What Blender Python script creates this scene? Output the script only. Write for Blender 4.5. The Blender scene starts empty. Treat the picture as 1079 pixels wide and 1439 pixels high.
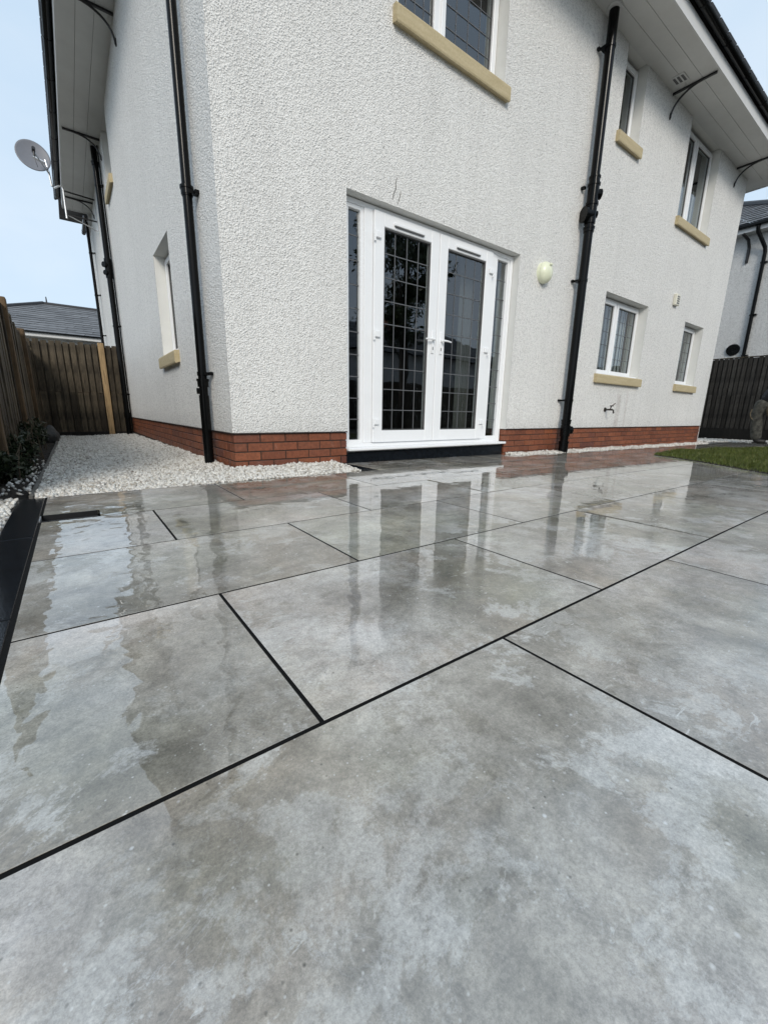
import bpy, bmesh, math, random
import numpy as np
from mathutils import Vector, Matrix, Quaternion
random.seed(7); rng = np.random.default_rng(7)
S = bpy.context.scene
COL = S.collection
rad = math.radians

# ------------------------------------------------------------------ camera
cam_d = bpy.data.cameras.new('camera'); cam = bpy.data.objects.new('camera', cam_d); COL.objects.link(cam)
R = Matrix(((0.805, -0.594, 0.016), (-0.128, -0.199, -0.972), (0.58, 0.78, -0.236)))
YAW, PIT, ROLL = 0.931247, 0.237987, 0.0163517
fw = Vector((math.cos(YAW)*math.cos(PIT), math.sin(YAW)*math.cos(PIT), -math.sin(PIT)))
rt = Vector((math.sin(YAW), -math.cos(YAW), 0)); up = rt.cross(fw)
r2 = rt*math.cos(ROLL) + up*math.sin(ROLL); u2 = up*math.cos(ROLL) - rt*math.sin(ROLL)
m = Matrix((r2, u2, -fw)).transposed().to_4x4(); m.translation = Vector((-1.031, -3.46, 0.5))
cam.matrix_world = m
cam_d.sensor_fit = 'VERTICAL'; cam_d.sensor_height = 36.0; cam_d.lens = 577.7/1439*36
cam_d.clip_start = 0.02; cam_d.clip_end = 500
S.camera = cam

# ------------------------------------------------------------------ world / light / exposure
SUNV = Vector((-0.62, -1.0, 0.72)).normalized()
w = bpy.data.worlds.new('World'); S.world = w; w.use_nodes = True
nt = w.node_tree; nt.nodes.clear()
def N(t, **k):
    n = nt.nodes.new(t)
    for a, b in k.items(): setattr(n, a, b)
    return n
sky = N('ShaderNodeTexSky', sky_type='NISHITA', sun_disc=False)
sky.sun_elevation = math.asin(SUNV.z); sky.sun_rotation = math.atan2(SUNV.x, SUNV.y)
sky.dust_density = 2.0
tc = N('ShaderNodeTexCoord'); mp = N('ShaderNodeMapping'); mp.inputs['Scale'].default_value = (1, 1, 2.2)
no = N('ShaderNodeTexNoise'); no.inputs['Scale'].default_value = 2.1; no.inputs['Detail'].default_value = 5; no.inputs['Roughness'].default_value = .5
cr = N('ShaderNodeValToRGB')
cr.color_ramp.elements[0].position = .32; cr.color_ramp.elements[0].color = (4.55, 5.9, 7.3, 1)
cr.color_ramp.elements[1].position = .70; cr.color_ramp.elements[1].color = (6.1, 6.95, 7.8, 1)
mx = N('ShaderNodeMixRGB'); mx.inputs[0].default_value = .85
bg = N('ShaderNodeBackground'); bg.inputs['Strength'].default_value = 0.1
wo = N('ShaderNodeOutputWorld')
L = nt.links.new
L(tc.outputs['Generated'], mp.inputs[0]); L(mp.outputs[0], no.inputs[0]); L(no.outputs[0], cr.inputs[0])
L(sky.outputs[0], mx.inputs[1]); L(cr.outputs[0], mx.inputs[2]); L(mx.outputs[0], bg.inputs[0]); L(bg.outputs[0], wo.inputs[0])
sd = bpy.data.lights.new('sun', 'SUN'); sd.energy = 1.5; sd.angle = rad(20); sd.color = (1, .93, .83)
so = bpy.data.objects.new('sun', sd); COL.objects.link(so); so.rotation_euler = SUNV.to_track_quat('Z', 'Y').to_euler(); so.location = (-8, -12, 12)
S.view_settings.view_transform = 'Standard'; S.view_settings.look = 'None'; S.view_settings.exposure = 0.48
S.view_settings.gamma = 1.0; S.view_settings.use_curve_mapping = False
S.render.engine = 'CYCLES'
S.cycles.max_bounces = 8; S.cycles.transparent_max_bounces = 12

# ------------------------------------------------------------------ material helpers
class MT:
    def __init__(s, name):
        s.m = bpy.data.materials.new(name); s.m.use_nodes = True; s.t = s.m.node_tree
        s.p = s.t.nodes['Principled BSDF']; s.out = s.t.nodes['Material Output']
    def n(s, t, ins=None, **k):
        x = s.t.nodes.new(t)
        for a, b in k.items(): setattr(x, a, b)
        for a, b in (ins or {}).items():
            if isinstance(b, bpy.types.NodeSocket): s.t.links.new(b, x.inputs[a])
            else: x.inputs[a].default_value = b
        return x
    def set(s, **k):
        for a, b in k.items():
            a = a.replace('_', ' ')
            if isinstance(b, bpy.types.NodeSocket): s.t.links.new(b, s.p.inputs[a])
            else: s.p.inputs[a].default_value = b
        return s
    def noise(s, vec, scale, detail=4, rough=.55, dist=0.0):
        x = s.n('ShaderNodeTexNoise', {'Scale': scale, 'Detail': detail, 'Roughness': rough, 'Distortion': dist})
        if vec is not None: s.t.links.new(vec, x.inputs['Vector'])
        return x.outputs[0]
    def ramp(s, f, stops):
        x = s.n('ShaderNodeValToRGB', {0: f}); e = x.color_ramp.elements
        while len(e) < len(stops): e.new(.5)
        for i, (p, c) in enumerate(stops):
            e[i].position = p; e[i].color = (*c, 1) if hasattr(c, '__len__') else (c, c, c, 1)
        return x.outputs[0]
    def mix(s, f, a, b, mode='MIX'):
        return s.n('ShaderNodeMixRGB', {0: f, 1: a, 2: b}, blend_type=mode).outputs[0]
    def math(s, op, a, b=0.0, clamp=False):
        x = s.n('ShaderNodeMath', {0: a, 1: b}, operation=op); x.use_clamp = clamp; return x.outputs[0]
    def bump(s, h, strength=1.0, dist=.005, normal=None):
        i = {'Height': h, 'Strength': strength, 'Distance': dist}
        if normal is not None: i['Normal'] = normal
        return s.n('ShaderNodeBump', i).outputs[0]
    def pos(s): return s.n('ShaderNodeNewGeometry').outputs['Position']
    def obj(s): return s.n('ShaderNodeTexCoord').outputs['Object']
    def rand(s): return s.n('ShaderNodeObjectInfo').outputs['Random']
    def isl(s): return s.n('ShaderNodeNewGeometry').outputs['Random Per Island']
    def map(s, v, scale=(1, 1, 1), loc=None):
        x = s.n('ShaderNodeMapping', {'Vector': v, 'Scale': scale})
        if loc is not None: s.t.links.new(loc, x.inputs['Location'])
        return x.outputs[0]
C4 = lambda *c: (*c, 1)
M = {}
def plain(name, col, rough=.5, var=.12, scale=14, bump=0.0, bscale=120, **k):
    t = MT(name); p = t.obj()
    f = t.noise(p, scale, 5, .6)
    c = t.ramp(f, [(.25, tuple(x*(1-var) for x in col)), (.75, tuple(min(1, x*(1+var)) for x in col))])
    t.set(Base_Color=c, Roughness=rough)
    for a, b in k.items(): t.set(**{a: b})
    if bump: t.set(Normal=t.bump(t.noise(p, bscale, 3), 1, bump))
    M[name] = t.m; return t

def mat_render(name, base, s=1.0):
    t = MT(name); p = t.pos()
    v = t.n('ShaderNodeTexVoronoi', {'Vector': p, 'Scale': 78.0*s, 'Randomness': 1.0})
    rnd = t.n('ShaderNodeSeparateColor', {0: v.outputs['Color']}).outputs[0]
    st = t.math('MULTIPLY', t.ramp(v.outputs['Distance'], [(.0, 1.0), (.3, .8), (.62, .25), (.9, 0.0)]), t.math('ADD', .35, t.math('MULTIPLY', rnd, .65)))
    v2 = t.n('ShaderNodeTexVoronoi', {'Vector': p, 'Scale': 110.0*s})
    st2 = t.ramp(v2.outputs['Distance'], [(.0, 1.0), (.7, 0.0)])
    n1 = t.noise(p, 170*s, 3, .6)
    n2 = t.noise(p, 26*s, 3, .6)
    h = t.math('ADD', t.math('MULTIPLY', st, .75), t.math('ADD', t.math('ADD', t.math('MULTIPLY', n1, .35), t.math('MULTIPLY', st2, .22)), t.math('MULTIPLY', n2, .75)))
    big = t.ramp(t.noise(p, .9, 5, .6), [(.3, tuple(x*.93 for x in base)), (.7, base)])
    # shade in the pits between the roughcast stones, painted into the colour
    pit_shade = t.ramp(h, [(.60, .72), (.84, .95), (1.15, 1.0)])
    mp_ = t.map(p, (3.0, 3.0, .25)); strk = t.ramp(t.noise(mp_, 2.2, 5, .65), [(.25, .93), (.55, 1.0)])
    sx_ = t.n('ShaderNodeSeparateXYZ', {0: p})
    lowz = t.n('ShaderNodeMapRange', {'Value': t.math('ADD', sx_.outputs[2], t.math('MULTIPLY', t.noise(p, 5, 4), .25)), 'From Min': .42, 'From Max': .62, 'To Min': .88, 'To Max': 1.0}).outputs[0]
    strk = t.mix(1.0, strk, lowz, 'MULTIPLY')      # rain splash just above the brick base
    if name == 'roughcast':
        for x0_, w_, z1_, k_ in ((6.47, .075, .93, .80), (6.76, .03, .97, .86)):
            dx = t.math('ABSOLUTE', t.math('SUBTRACT', t.math('ADD', sx_.outputs[0], t.math('MULTIPLY', t.math('SUBTRACT', t.noise(p, 7, 3), .5), .05)), x0_))
            a_ = t.n('ShaderNodeMapRange', {'Value': dx, 'From Min': w_*.6, 'From Max': w_*1.25, 'To Min': 1.0, 'To Max': 0.0}).outputs[0]
            b_ = t.n('ShaderNodeMapRange', {'Value': sx_.outputs[2], 'From Min': z1_, 'From Max': z1_-.12, 'To Min': 0.0, 'To Max': 1.0}).outputs[0]
            strk = t.mix(t.math('MULTIPLY', t.math('MULTIPLY', a_, b_), t.ramp(t.noise(p, 9, 4), [(.3, .4), (.6, 1.0)])), strk, t.mix(1, strk, C4(k_, k_*.965, k_*.95), 'MULTIPLY'))
    spk = t.n('ShaderNodeTexVoronoi', {'Vector': p, 'Scale': 6.0}); spk = t.ramp(spk.outputs['Distance'], [(.035, .45), (.06, 1.0)])
    c = t.mix(1.0, t.mix(1.0, t.mix(1.0, big, pit_shade, 'MULTIPLY'), strk, 'MULTIPLY'), spk, 'MULTIPLY')
    t.set(Base_Color=c, Roughness=.8, Normal=t.bump(h, 1.0, .011/s))
    M[name] = t.m; return t
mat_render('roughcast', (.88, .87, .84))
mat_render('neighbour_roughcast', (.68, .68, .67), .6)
plain('smooth_reveal', (.70, .70, .67), .7, .05, 6, .002, 200)
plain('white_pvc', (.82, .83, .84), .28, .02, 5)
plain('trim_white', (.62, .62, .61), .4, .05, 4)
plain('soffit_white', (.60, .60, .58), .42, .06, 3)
plain('black_pvc', (.0035, .0038, .004), .14, .3, 6, Specular_IOR_Level=.16)
plain('black_iron', (.012, .012, .013), .4, .3, 30)
plain('drip_bead', (.03, .02, .018), .5)
plain('slate_black', (.006, .008, .011), .12, .4, 18, .0004, 220, Specular_IOR_Level=.22)
plain('seal_grey', (.10, .10, .10), .5)
plain('lead', (.10, .103, .108), .45, .1, 60)
plain('mortar', (.055, .035, .027), .85, .25, 60, .004, 300)
plain('metal_grey', (.42, .43, .44), .35, .1, 20, Metallic=.7)
plain('zinc', (.62, .63, .64), .3, .1, 30, Metallic=.8)
plain('dish_grey', (.17, .175, .195), .45, .05)
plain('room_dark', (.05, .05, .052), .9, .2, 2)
plain('curtain', (.09, .09, .088), .9, .08, 9)
plain('blind', (.50, .51, .52), .8, .08, 9)
plain('cream_glass', (.74, .76, .58), .25, .04, 8)
plain('vent_cream', (.68, .66, .56), .5, .06, 12)
plain('grout', (.006, .006, .006), .9, .3, 60, .001, 400, Specular_IOR_Level=.12)
plain('soil', (.022, .016, .012), .85, .5, 25, .03, 40)
plain('rock', (.04, .04, .04), .6, .4, 12, .01, 30)
plain('brass_tap', (.06, .05, .045), .35, .3, 60, Metallic=.6)

t = MT('sandstone_sill'); p = t.pos()
f = t.noise(p, 55, 5, .65); f2 = t.noise(t.map(p, (1, 1, 8)), 5, 4)
c = t.mix(.5, t.ramp(f, [(.3, (.36, .29, .16)), (.7, (.54, .45, .28))]), t.ramp(f2, [(.3, (.40, .33, .19)), (.7, (.54, .46, .30))]))
t.set(Base_Color=c, Roughness=.75, Normal=t.bump(f, 1, .003)); M['sandstone_sill'] = t.m

t = MT('brick'); p = t.pos(); r = t.rand()
c = t.ramp(r, [(0, (.150, .046, .022)), (.25, (.23, .070, .030)), (.5, (.19, .062, .030)), (.75, (.27, .086, .036)), (1, (.135, .044, .027))])
f = t.noise(p, 45, 6, .65); c = t.mix(1, c, t.ramp(f, [(.3, .62), (.7, 1.2)]), 'MULTIPLY')
eff = t.ramp(t.noise(p, 9, 5, .7), [(.60, 0.0), (.82, .30)])
c = t.mix(eff, c, C4(.45, .40, .36))
t.set(Base_Color=c, Roughness=.5, Normal=t.bump(t.noise(p, 160, 4, .6), 1, .003)); M['brick'] = t.m

# wet porcelain: cloudy stone print under a thin film of rain water
t = MT('porcelain_tile'); r = t.rand()
off = t.n('ShaderNodeCombineXYZ', {0: t.math('MULTIPLY', r, 41.0), 1: t.math('MULTIPLY', r, 87.0), 2: t.math('MULTIPLY', r, 23.0)}).outputs[0]
p0 = t.pos(); p = t.map(p0, (1, 1, 1), off)
cl = t.noise(p, 2.2, 7, .58, .5)
c = t.ramp(cl, [(.30, (.153, .140, .116)), (.41, (.228, .212, .180)), (.52, (.313, .295, .260)), (.62, (.41, .391, .355)), (.74, (.53, .512, .478))])
br = t.ramp(t.noise(p, 1.7, 6, .6, .3), [(.46, 0.0), (.66, .60)])
c = t.mix(br, c, t.mix(1, c, C4(1.04, .90, .78), 'MULTIPLY'))
gr = t.ramp(t.noise(p, 1.2, 5, .6, .2), [(.48, 0.0), (.62, .9)])
c = t.mix(gr, c, t.mix(1, c, C4(.86, .89, .81), 'MULTIPLY'))
lil = t.ramp(t.noise(p, 1.5, 5, .55, .3), [(.50, 0.0), (.64, .8)])
c = t.mix(lil, c, t.mix(1, c, C4(1.12, 1.10, 1.16), 'MULTIPLY'))
blot = t.ramp(t.noise(p, 6.5, 10, .72, 1.0), [(.34, .70), (.5, 1.0), (.66, 1.24)])
c = t.mix(1, c, blot, 'MULTIPLY')
mic = t.ramp(t.noise(p, 70, 8, .75), [(.34, .84), (.5, 1.0), (.66, 1.14)])
c = t.mix(1, c, mic, 'MULTIPLY')
crust = t.noise(p, 4.2, 14, .74, .25)
cm = t.math('MULTIPLY', t.ramp(crust, [(.510, 0.0), (.540, .45), (.70, .75)]), t.ramp(t.noise(p, 1.3, 3, .5), [(.42, .15), (.60, 1.0)]))
c = t.mix(cm, c, t.mix(1, C4(.60, .60, .58), t.ramp(t.noise(p, 160, 4, .6), [(.3, .82), (.7, 1.10)]), 'MULTIPLY'))
mid = t.ramp(t.noise(p, 24, 8, .78, .3), [(.36, .84), (.5, 1.0), (.62, 1.12)])
c = t.mix(1, c, mid, 'MULTIPLY')
for rot_, sc_ in ((.9, 9.0), (-.7, 12.0), (2.2, 10.0)):
    rm_ = t.n('ShaderNodeMapping', {'Vector': p, 'Rotation': (0, 0, rot_), 'Scale': (sc_, sc_*4, 1)}).outputs[0]
    scr = t.math('MULTIPLY', t.ramp(t.noise(rm_, 1.6, 4, .6, .8), [(.665, 0.0), (.695, .6)]), t.ramp(t.noise(p, 3.3+rot_, 3, .5), [(.53, 0.0), (.60, 1.0)]))
    c = t.mix(scr, c, C4(.60, .60, .58))
pit = t.math('MULTIPLY', t.ramp(t.noise(p, 6.0, 14, .76, .2), [(.555, 0.0), (.61, .55)]), 1.0)
c = t.mix(pit, c, t.mix(1, c, C4(.52, .50, .44), 'MULTIPLY'))
grit = t.ramp(t.noise(p, 250, 5, .85), [(.40, .80), (.5, 1.0), (.60, 1.18)])
c = t.mix(1, c, grit, 'MULTIPLY')
vein = t.noise(p, 5.0, 10, .62, 1.6)
vm = t.ramp(t.math('ABSOLUTE', t.math('SUBTRACT', vein, .5)), [(0.0, .30), (.008, 0.0)])
vm = t.math('MULTIPLY', vm, t.ramp(t.noise(p, 3.1, 4, .6), [(.5, 0.0), (.62, 1.0)]))
c = t.mix(vm, c, C4(.62, .63, .64))
for vs_, th_, col_ in ((70.0, .16, (.62, .62, .60)), (150.0, .2, (.60, .60, .58)), (95.0, .15, (.07, .066, .055))):
    vq = t.n('ShaderNodeTexVoronoi', {'Vector': p, 'Scale': vs_})
    on = t.math('GREATER_THAN', t.n('ShaderNodeSeparateColor', {0: vq.outputs['Color']}).outputs[1], .90)
    c = t.mix(t.math('MULTIPLY', t.math('MULTIPLY', t.ramp(vq.outputs['Distance'], [(th_*.5, .8), (th_*1.5, 0.0)]), on), t.ramp(t.noise(p, 5+vs_*.01, 4, .6), [(.42, 0.0), (.58, 1.0)])), c, C4(*col_))
vo = t.n('ShaderNodeTexVoronoi', {'Vector': p, 'Scale': 38.0})
sp = t.math('MULTIPLY', t.ramp(vo.outputs['Distance'], [(.05, 1.0), (.13, 0.0)]), t.ramp(t.noise(p, 9, 3), [(.56, 0.0), (.64, .8)]))
c = t.mix(sp, c, C4(.66, .67, .68))
sep = t.n('ShaderNodeSeparateXYZ', {0: p0})
near = t.n('ShaderNodeMapRange', {'Value': sep.outputs[1], 'From Min': -2.2, 'From Max': -3.0, 'To Min': .22, 'To Max': -.17}).outputs[0]
near = t.math('ADD', near, t.n('ShaderNodeMapRange', {'Value': sep.outputs[0], 'From Min': -.45, 'From Max': -.85, 'To Min': 0.0, 'To Max': .42}).outputs[0])
near = t.math('ADD', near, t.n('ShaderNodeMapRange', {'Value': sep.outputs[1], 'From Min': -2.85, 'From Max': -3.1, 'To Min': 0.0, 'To Max': -.45}).outputs[0])
wet = t.ramp(t.math('ADD', t.noise(p0, 1.7, 8, .66, .4), near), [(.44, 0.0), (.56, 1.0)])          # 1 = standing film, 0 = only damp
rip = t.noise(p0, 11.0, 1.4, .45, .6)
pool = t.n('ShaderNodeMapRange', {'Value': t.n('ShaderNodeSeparateXYZ', {0: p0}).outputs[0], 'From Min': -.25, 'From Max': -.75, 'To Min': .24, 'To Max': .85}, interpolation_type='SMOOTHSTEP').outputs[0]
rip = t.math('MULTIPLY', rip, pool)
rip2 = t.noise(p0, 55.0, 3, .5)
damp = t.noise(p0, 260, 3, .6)
h = t.math('ADD', t.math('MULTIPLY', rip, 1.0), t.math('MULTIPLY', rip2, .012))
inv = t.math('SUBTRACT', 1.0, wet)
h = t.math('ADD', h, t.math('MULTIPLY', t.math('MULTIPLY', damp, inv), .03))
cn = t.bump(h, 1.0, .0024)
t.set(Base_Color=c, Roughness=.55, Specular_IOR_Level=.25, Coat_Weight=1.0, Coat_IOR=2.0,
      Coat_Roughness=t.math('ADD', .005, t.math('MULTIPLY', inv, .17)),
      Coat_Normal=cn, Normal=t.bump(t.noise(p, 180, 5, .7), 1, .0006))
M['porcelain_tile'] = t.m

def wood(name, cols, wet=.5, rough=.6):
    t = MT(name); o = t.obj(); r = t.rand()
    v = t.map(o, (1, 1, .06), t.n('ShaderNodeCombineXYZ', {0: t.math('MULTIPLY', r, 31.0), 2: t.math('MULTIPLY', r, 17.0)}).outputs[0])
    g = t.noise(v, 42, 7, .65, .6)
    tone = t.ramp(r, [(i/(len(cols)-1), c) for i, c in enumerate(cols)])
    c = t.mix(1, tone, t.ramp(g, [(.28, .45), (.5, .95), (.72, 1.35)]), 'MULTIPLY')
    kn = t.n('ShaderNodeTexVoronoi', {'Vector': t.map(o, (1, 1, .5), t.n('ShaderNodeCombineXYZ', {2: t.math('MULTIPLY', r, 9.0)}).outputs[0]), 'Scale': 4.5})
    c = t.mix(t.ramp(kn.outputs['Distance'], [(.04, .75), (.11, 0.0)]), c, C4(.03, .02, .012))
    st = t.ramp(t.noise(t.map(o, (2, 2, .8)), 4, 5, .65), [(.38, wet), (.62, 1.0)])
    c = t.mix(1, c, st, 'MULTIPLY')
    t.set(Base_Color=c, Roughness=rough, Specular_IOR_Level=.2, Normal=t.bump(g, 1, .004)); M[name] = t.m
wood('fence_wood', [(.055, .043, .029), (.118, .095, .064), (.076, .061, .042), (.155, .124, .083)], .34)
wood('new_timber', [(.34, .23, .12), (.40, .28, .15)], .75)
wood('post_wood', [(.125, .082, .045), (.17, .112, .062)], .5)
wood('dark_fence_wood', [(.030, .028, .025), (.070, .065, .058), (.045, .042, .038), (.095, .09, .082)], .4)
wood('gravel_board', [(.012, .011, .010), (.016, .015, .013)], .7)
wood('edging_wood', [(.14, .135, .125), (.19, .18, .165)], .6)

t = MT('white_gravel'); r = t.isl(); p = t.pos()
c = t.ramp(r, [(0, (.36, .32, .26)), (.22, (.58, .55, .50)), (.6, (.80, .78, .73)), (.85, (.64, .62, .58)), (1, (.30, .27, .24))])
c = t.mix(1, c, t.ramp(t.noise(p, 120, 4, .6), [(.3, .85), (.7, 1.06)]), 'MULTIPLY')
t.set(Base_Color=c, Roughness=.5, Normal=t.bump(t.noise(p, 250, 3), 1, .002)); M['white_gravel'] = t.m
t = MT('gravel_base'); p = t.pos()
t.set(Base_Color=t.ramp(t.noise(p, 60, 4), [(.3, (.10, .095, .09)), (.7, (.24, .23, .22))]), Roughness=.8); M['gravel_base'] = t.m
t = MT('grass'); r = t.isl(); p = t.pos()
c = t.ramp(r, [(0, (.042, .060, .008)), (.5, (.070, .095, .014)), (.85, (.10, .125, .022)), (1, (.17, .16, .055))])
c = t.mix(1, c, t.ramp(t.noise(p, 3, 4), [(.3, .75), (.7, 1.15)]), 'MULTIPLY')
t.set(Base_Color=c, Roughness=.5, Specular_IOR_Level=.3); M['grass'] = t.m
def leafmat(name, a, b, c3):
    t = MT(name); r = t.isl()
    t.set(Base_Color=t.ramp(r, [(0, a), (.6, b), (1, c3)]), Roughness=.45); M[name] = t.m
leafmat('shrub_leaf', (.010, .018, .008), (.022, .034, .012), (.05, .06, .03))
leafmat('tree_leaf', (.018, .035, .010), (.035, .06, .015), (.06, .09, .025))
plain('bark', (.05, .04, .03), .85, .4, 30, .01, 60)
plain('twig', (.09, .07, .045), .8, .3, 40)
t = MT('roof_slate'); p = t.pos(); r = t.isl()
c = t.ramp(t.noise(p, 1.6, 5, .6), [(.3, (.11, .113, .12)), (.7, (.16, .163, .17))])
c = t.mix(1, c, t.ramp(r, [(0, .8), (1, 1.2)]), 'MULTIPLY')
t.set(Base_Color=c, Roughness=.6, Normal=t.bump(t.noise(p, 40, 4), 1, .006)); M['roof_slate'] = t.m
plain('roof_tile_dark', (.03, .03, .033), .55, .3, 10, .004, 60)
plain('ground_earth', (.06, .055, .04), .9, .4, 3)

t = MT('window_glass')
geo = t.n('ShaderNodeNewGeometry')
fr = t.n('ShaderNodeFresnel', {'IOR': 2.0}).outputs[0]
fr = t.math('MULTIPLY', fr, t.math('SUBTRACT', 1.0, geo.outputs['Backfacing']))
gl = t.n('ShaderNodeBsdfGlossy', {'Roughness': .004, 'Color': C4(.95, .97, 1.0)})
wob = t.bump(t.noise(t.pos(), 2.5, 2), 1, .0015); t.t.links.new(wob, gl.inputs['Normal'])
tr = t.n('ShaderNodeBsdfTransparent', {'Color': C4(.86, .89, .88)})
ms = t.n('ShaderNodeMixShader', {0: fr, 1: tr.outputs[0], 2: gl.outputs[0]})
t.t.links.new(ms.outputs[0], t.out.inputs[0]); M['window_glass'] = t.m

# ------------------------------------------------------------------ object helpers
BASE = {}
def empty(name, label, cat, loc=(0, 0, 0), group=None):
    o = bpy.data.objects.new(name, None); COL.objects.link(o); o.location = loc
    o.empty_display_size = .2
    BASE[o.name] = Vector(loc); tag(o, label, cat, group); return o
def tag(o, label=None, cat=None, group=None, kind=None):
    if label: o['label'] = label
    if cat: o['category'] = cat
    if group: o['group'] = group
    if kind: o['kind'] = kind
    return o
def base_of(o):
    b = Vector((0, 0, 0))
    while o is not None:
        b += o.location; o = o.parent
    return b
class MB:
    def __init__(s): s.b = bmesh.new()
    def box(s, x0, x1, y0, y1, z0, z1, bev=0.0, seg=1):
        t_ = bmesh.new()
        bmesh.ops.create_cube(t_, size=1)
        for v in t_.verts:
            v.co = Vector(((x0+x1)/2+v.co.x*(x1-x0), (y0+y1)/2+v.co.y*(y1-y0), (z0+z1)/2+v.co.z*(z1-z0)))
        if bev: bmesh.ops.bevel(t_, geom=t_.edges[:], offset=bev, segments=seg, affect='EDGES', profile=.5)
        s._add(t_); return s
    def _add(s, t_, mat=None):
        if mat is not None: bmesh.ops.transform(t_, matrix=mat, verts=t_.verts)
        me = bpy.data.meshes.new('tmp'); t_.to_mesh(me); t_.free(); s.b.from_mesh(me); bpy.data.meshes.remove(me)
    def cyl(s, p0, p1, r0, r1=None, seg=14, caps=True):
        p0, p1 = Vector(p0), Vector(p1); d = p1-p0; t_ = bmesh.new()
        bmesh.ops.create_cone(t_, cap_ends=caps, segments=seg, radius1=r0, radius2=r0 if r1 is None else r1, depth=d.length)
        s._add(t_, Matrix.Translation((p0+p1)/2) @ d.to_track_quat('Z', 'Y').to_matrix().to_4x4()); return s
    def tube(s, pts, r, seg=8):
        pts = [Vector(p) for p in pts]; rings = []; n = len(pts)
        rr = r if hasattr(r, '__len__') else [r]*n
        prev = None
        for i, p in enumerate(pts):
            d = (pts[min(i+1, n-1)]-pts[max(i-1, 0)]).normalized()
            a = prev if prev is not None else (Vector((0, 0, 1)) if abs(d.z) < .9 else Vector((1, 0, 0)))
            a = (a-d*a.dot(d)).normalized(); prev = a; b = d.cross(a)
            rings.append([s.b.verts.new(p+(a*math.cos(2*math.pi*k/seg)+b*math.sin(2*math.pi*k/seg))*rr[i]) for k in range(seg)])
        for i in range(n-1):
            for k in range(seg):
                s.b.faces.new((rings[i][k], rings[i][(k+1) % seg], rings[i+1][(k+1) % seg], rings[i+1][k]))
        s.b.faces.new(rings[0][::-1]); s.b.faces.new(rings[-1]); return s
    def quad(s, *c):
        s.b.faces.new([s.b.verts.new(Vector(p)) for p in c]); return s
    def prism(s, poly, z0, z1):
        a = [s.b.verts.new((x, y, z0)) for x, y in poly]; b = [s.b.verts.new((x, y, z1)) for x, y in poly]; n = len(poly)
        for i in range(n): s.b.faces.new((a[i], a[(i+1) % n], b[(i+1) % n], b[i]))
        s.b.faces.new(a[::-1]); s.b.faces.new(b); return s
    def map(s, fn):
        for v in s.b.verts: v.co = Vector(fn(v.co))
        return s
    def build(s, name, mat, parent=None, smooth=False, recalc=True, bevel=0.0):
        if bevel: bmesh.ops.bevel(s.b, geom=s.b.edges[:], offset=bevel, segments=1, affect='EDGES')
        if recalc: bmesh.ops.recalc_face_normals(s.b, faces=s.b.faces)
        me = bpy.data.meshes.new(name); s.b.to_mesh(me); s.b.free()
        return link(name, me, mat, parent, smooth)
def link(name, me, mat, parent=None, smooth=False):
    if mat: me.materials.append(M[mat])
    o = bpy.data.objects.new(name, me); COL.objects.link(o)
    if parent is not None:
        o.parent = parent; b = base_of(parent)
        if b.length: me.transform(Matrix.Translation(-b))
    if smooth:
        me.polygons.foreach_set('use_smooth', [True]*len(me.polygons))
        if smooth != 'all':
            try: me.set_sharp_from_angle(angle=rad(40))
            except Exception: pass
    return o
def inst(name, me, parent, loc, rot=(0, 0, 0), scale=(1, 1, 1)):
    o = bpy.data.objects.new(name, me); COL.objects.link(o); o.parent = parent
    o.location = Vector(loc)-base_of(parent); o.rotation_euler = rot; o.scale = scale; return o
def mesh_of(mb, mat, recalc=True):
    if recalc: bmesh.ops.recalc_face_normals(mb.b, faces=mb.b.faces)
    me = bpy.data.meshes.new('piece'); mb.b.to_mesh(me); mb.b.free(); me.materials.append(M[mat]); return me

# ------------------------------------------------------------------ ground, patio
g = MB().quad((-80, -60, -.16), (90, -60, -.16), (90, 90, -.16), (-80, 90, -.16)).build('ground', 'ground_earth'); tag(g, kind='structure')
SL = .0085
def gz(x): return -SL*max(0.0, x-1.5)
patio = MB()
patio.quad((-1.32, -4.8, -.0009), (1.5, -4.8, -.0009), (1.5, -1.14, -.0009), (-1.32, -1.14, -.0009)).quad((-.985, -1.1399, -.0009), (1.5, -1.1399, -.0009), (1.5, -.995, -.0009), (-.985, -.995, -.0009)).quad((-1.32, -.9949, -.0009), (1.5, -.9949, -.0009), (1.5, -.495, -.0009), (-1.32, -.495, -.0009)).quad((1.0, -.4949, -.0009), (1.5, -.4949, -.0009), (1.5, .06, -.0009), (1.0, .06, -.0009))
patio.quad((1.5, -4.8, -.0009), (13.6, -4.8, -.0014-SL*12.1), (13.6, -.19, -.0014-SL*12.1), (1.5, -.19, -.0009)).quad((1.5, -.1899, -.0009), (3.53, -.1899, -.0009-SL*2.03), (3.53, .06, -.0009-SL*2.03), (1.5, .06, -.0009))
patio = patio.build('patio', 'grout'); tag(patio, kind='structure')
J = .0042; PX = .9285
ROWS = [(-4.745, -4.145, 1), (-4.145, -3.542, 0), (-3.542, -2.94, 1), (-2.94, -2.336, 0), (-2.336, -1.738, 1), (-1.738, -1.143, 0), (-1.143, -.50, 1), (-.50, .045, 0)]
def slab_mesh(w_, d_):
    return mesh_of(MB().box(-w_/2, w_/2, -d_/2, d_/2, -.02, 0, .0006), 'porcelain_tile')
cache = {}
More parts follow.
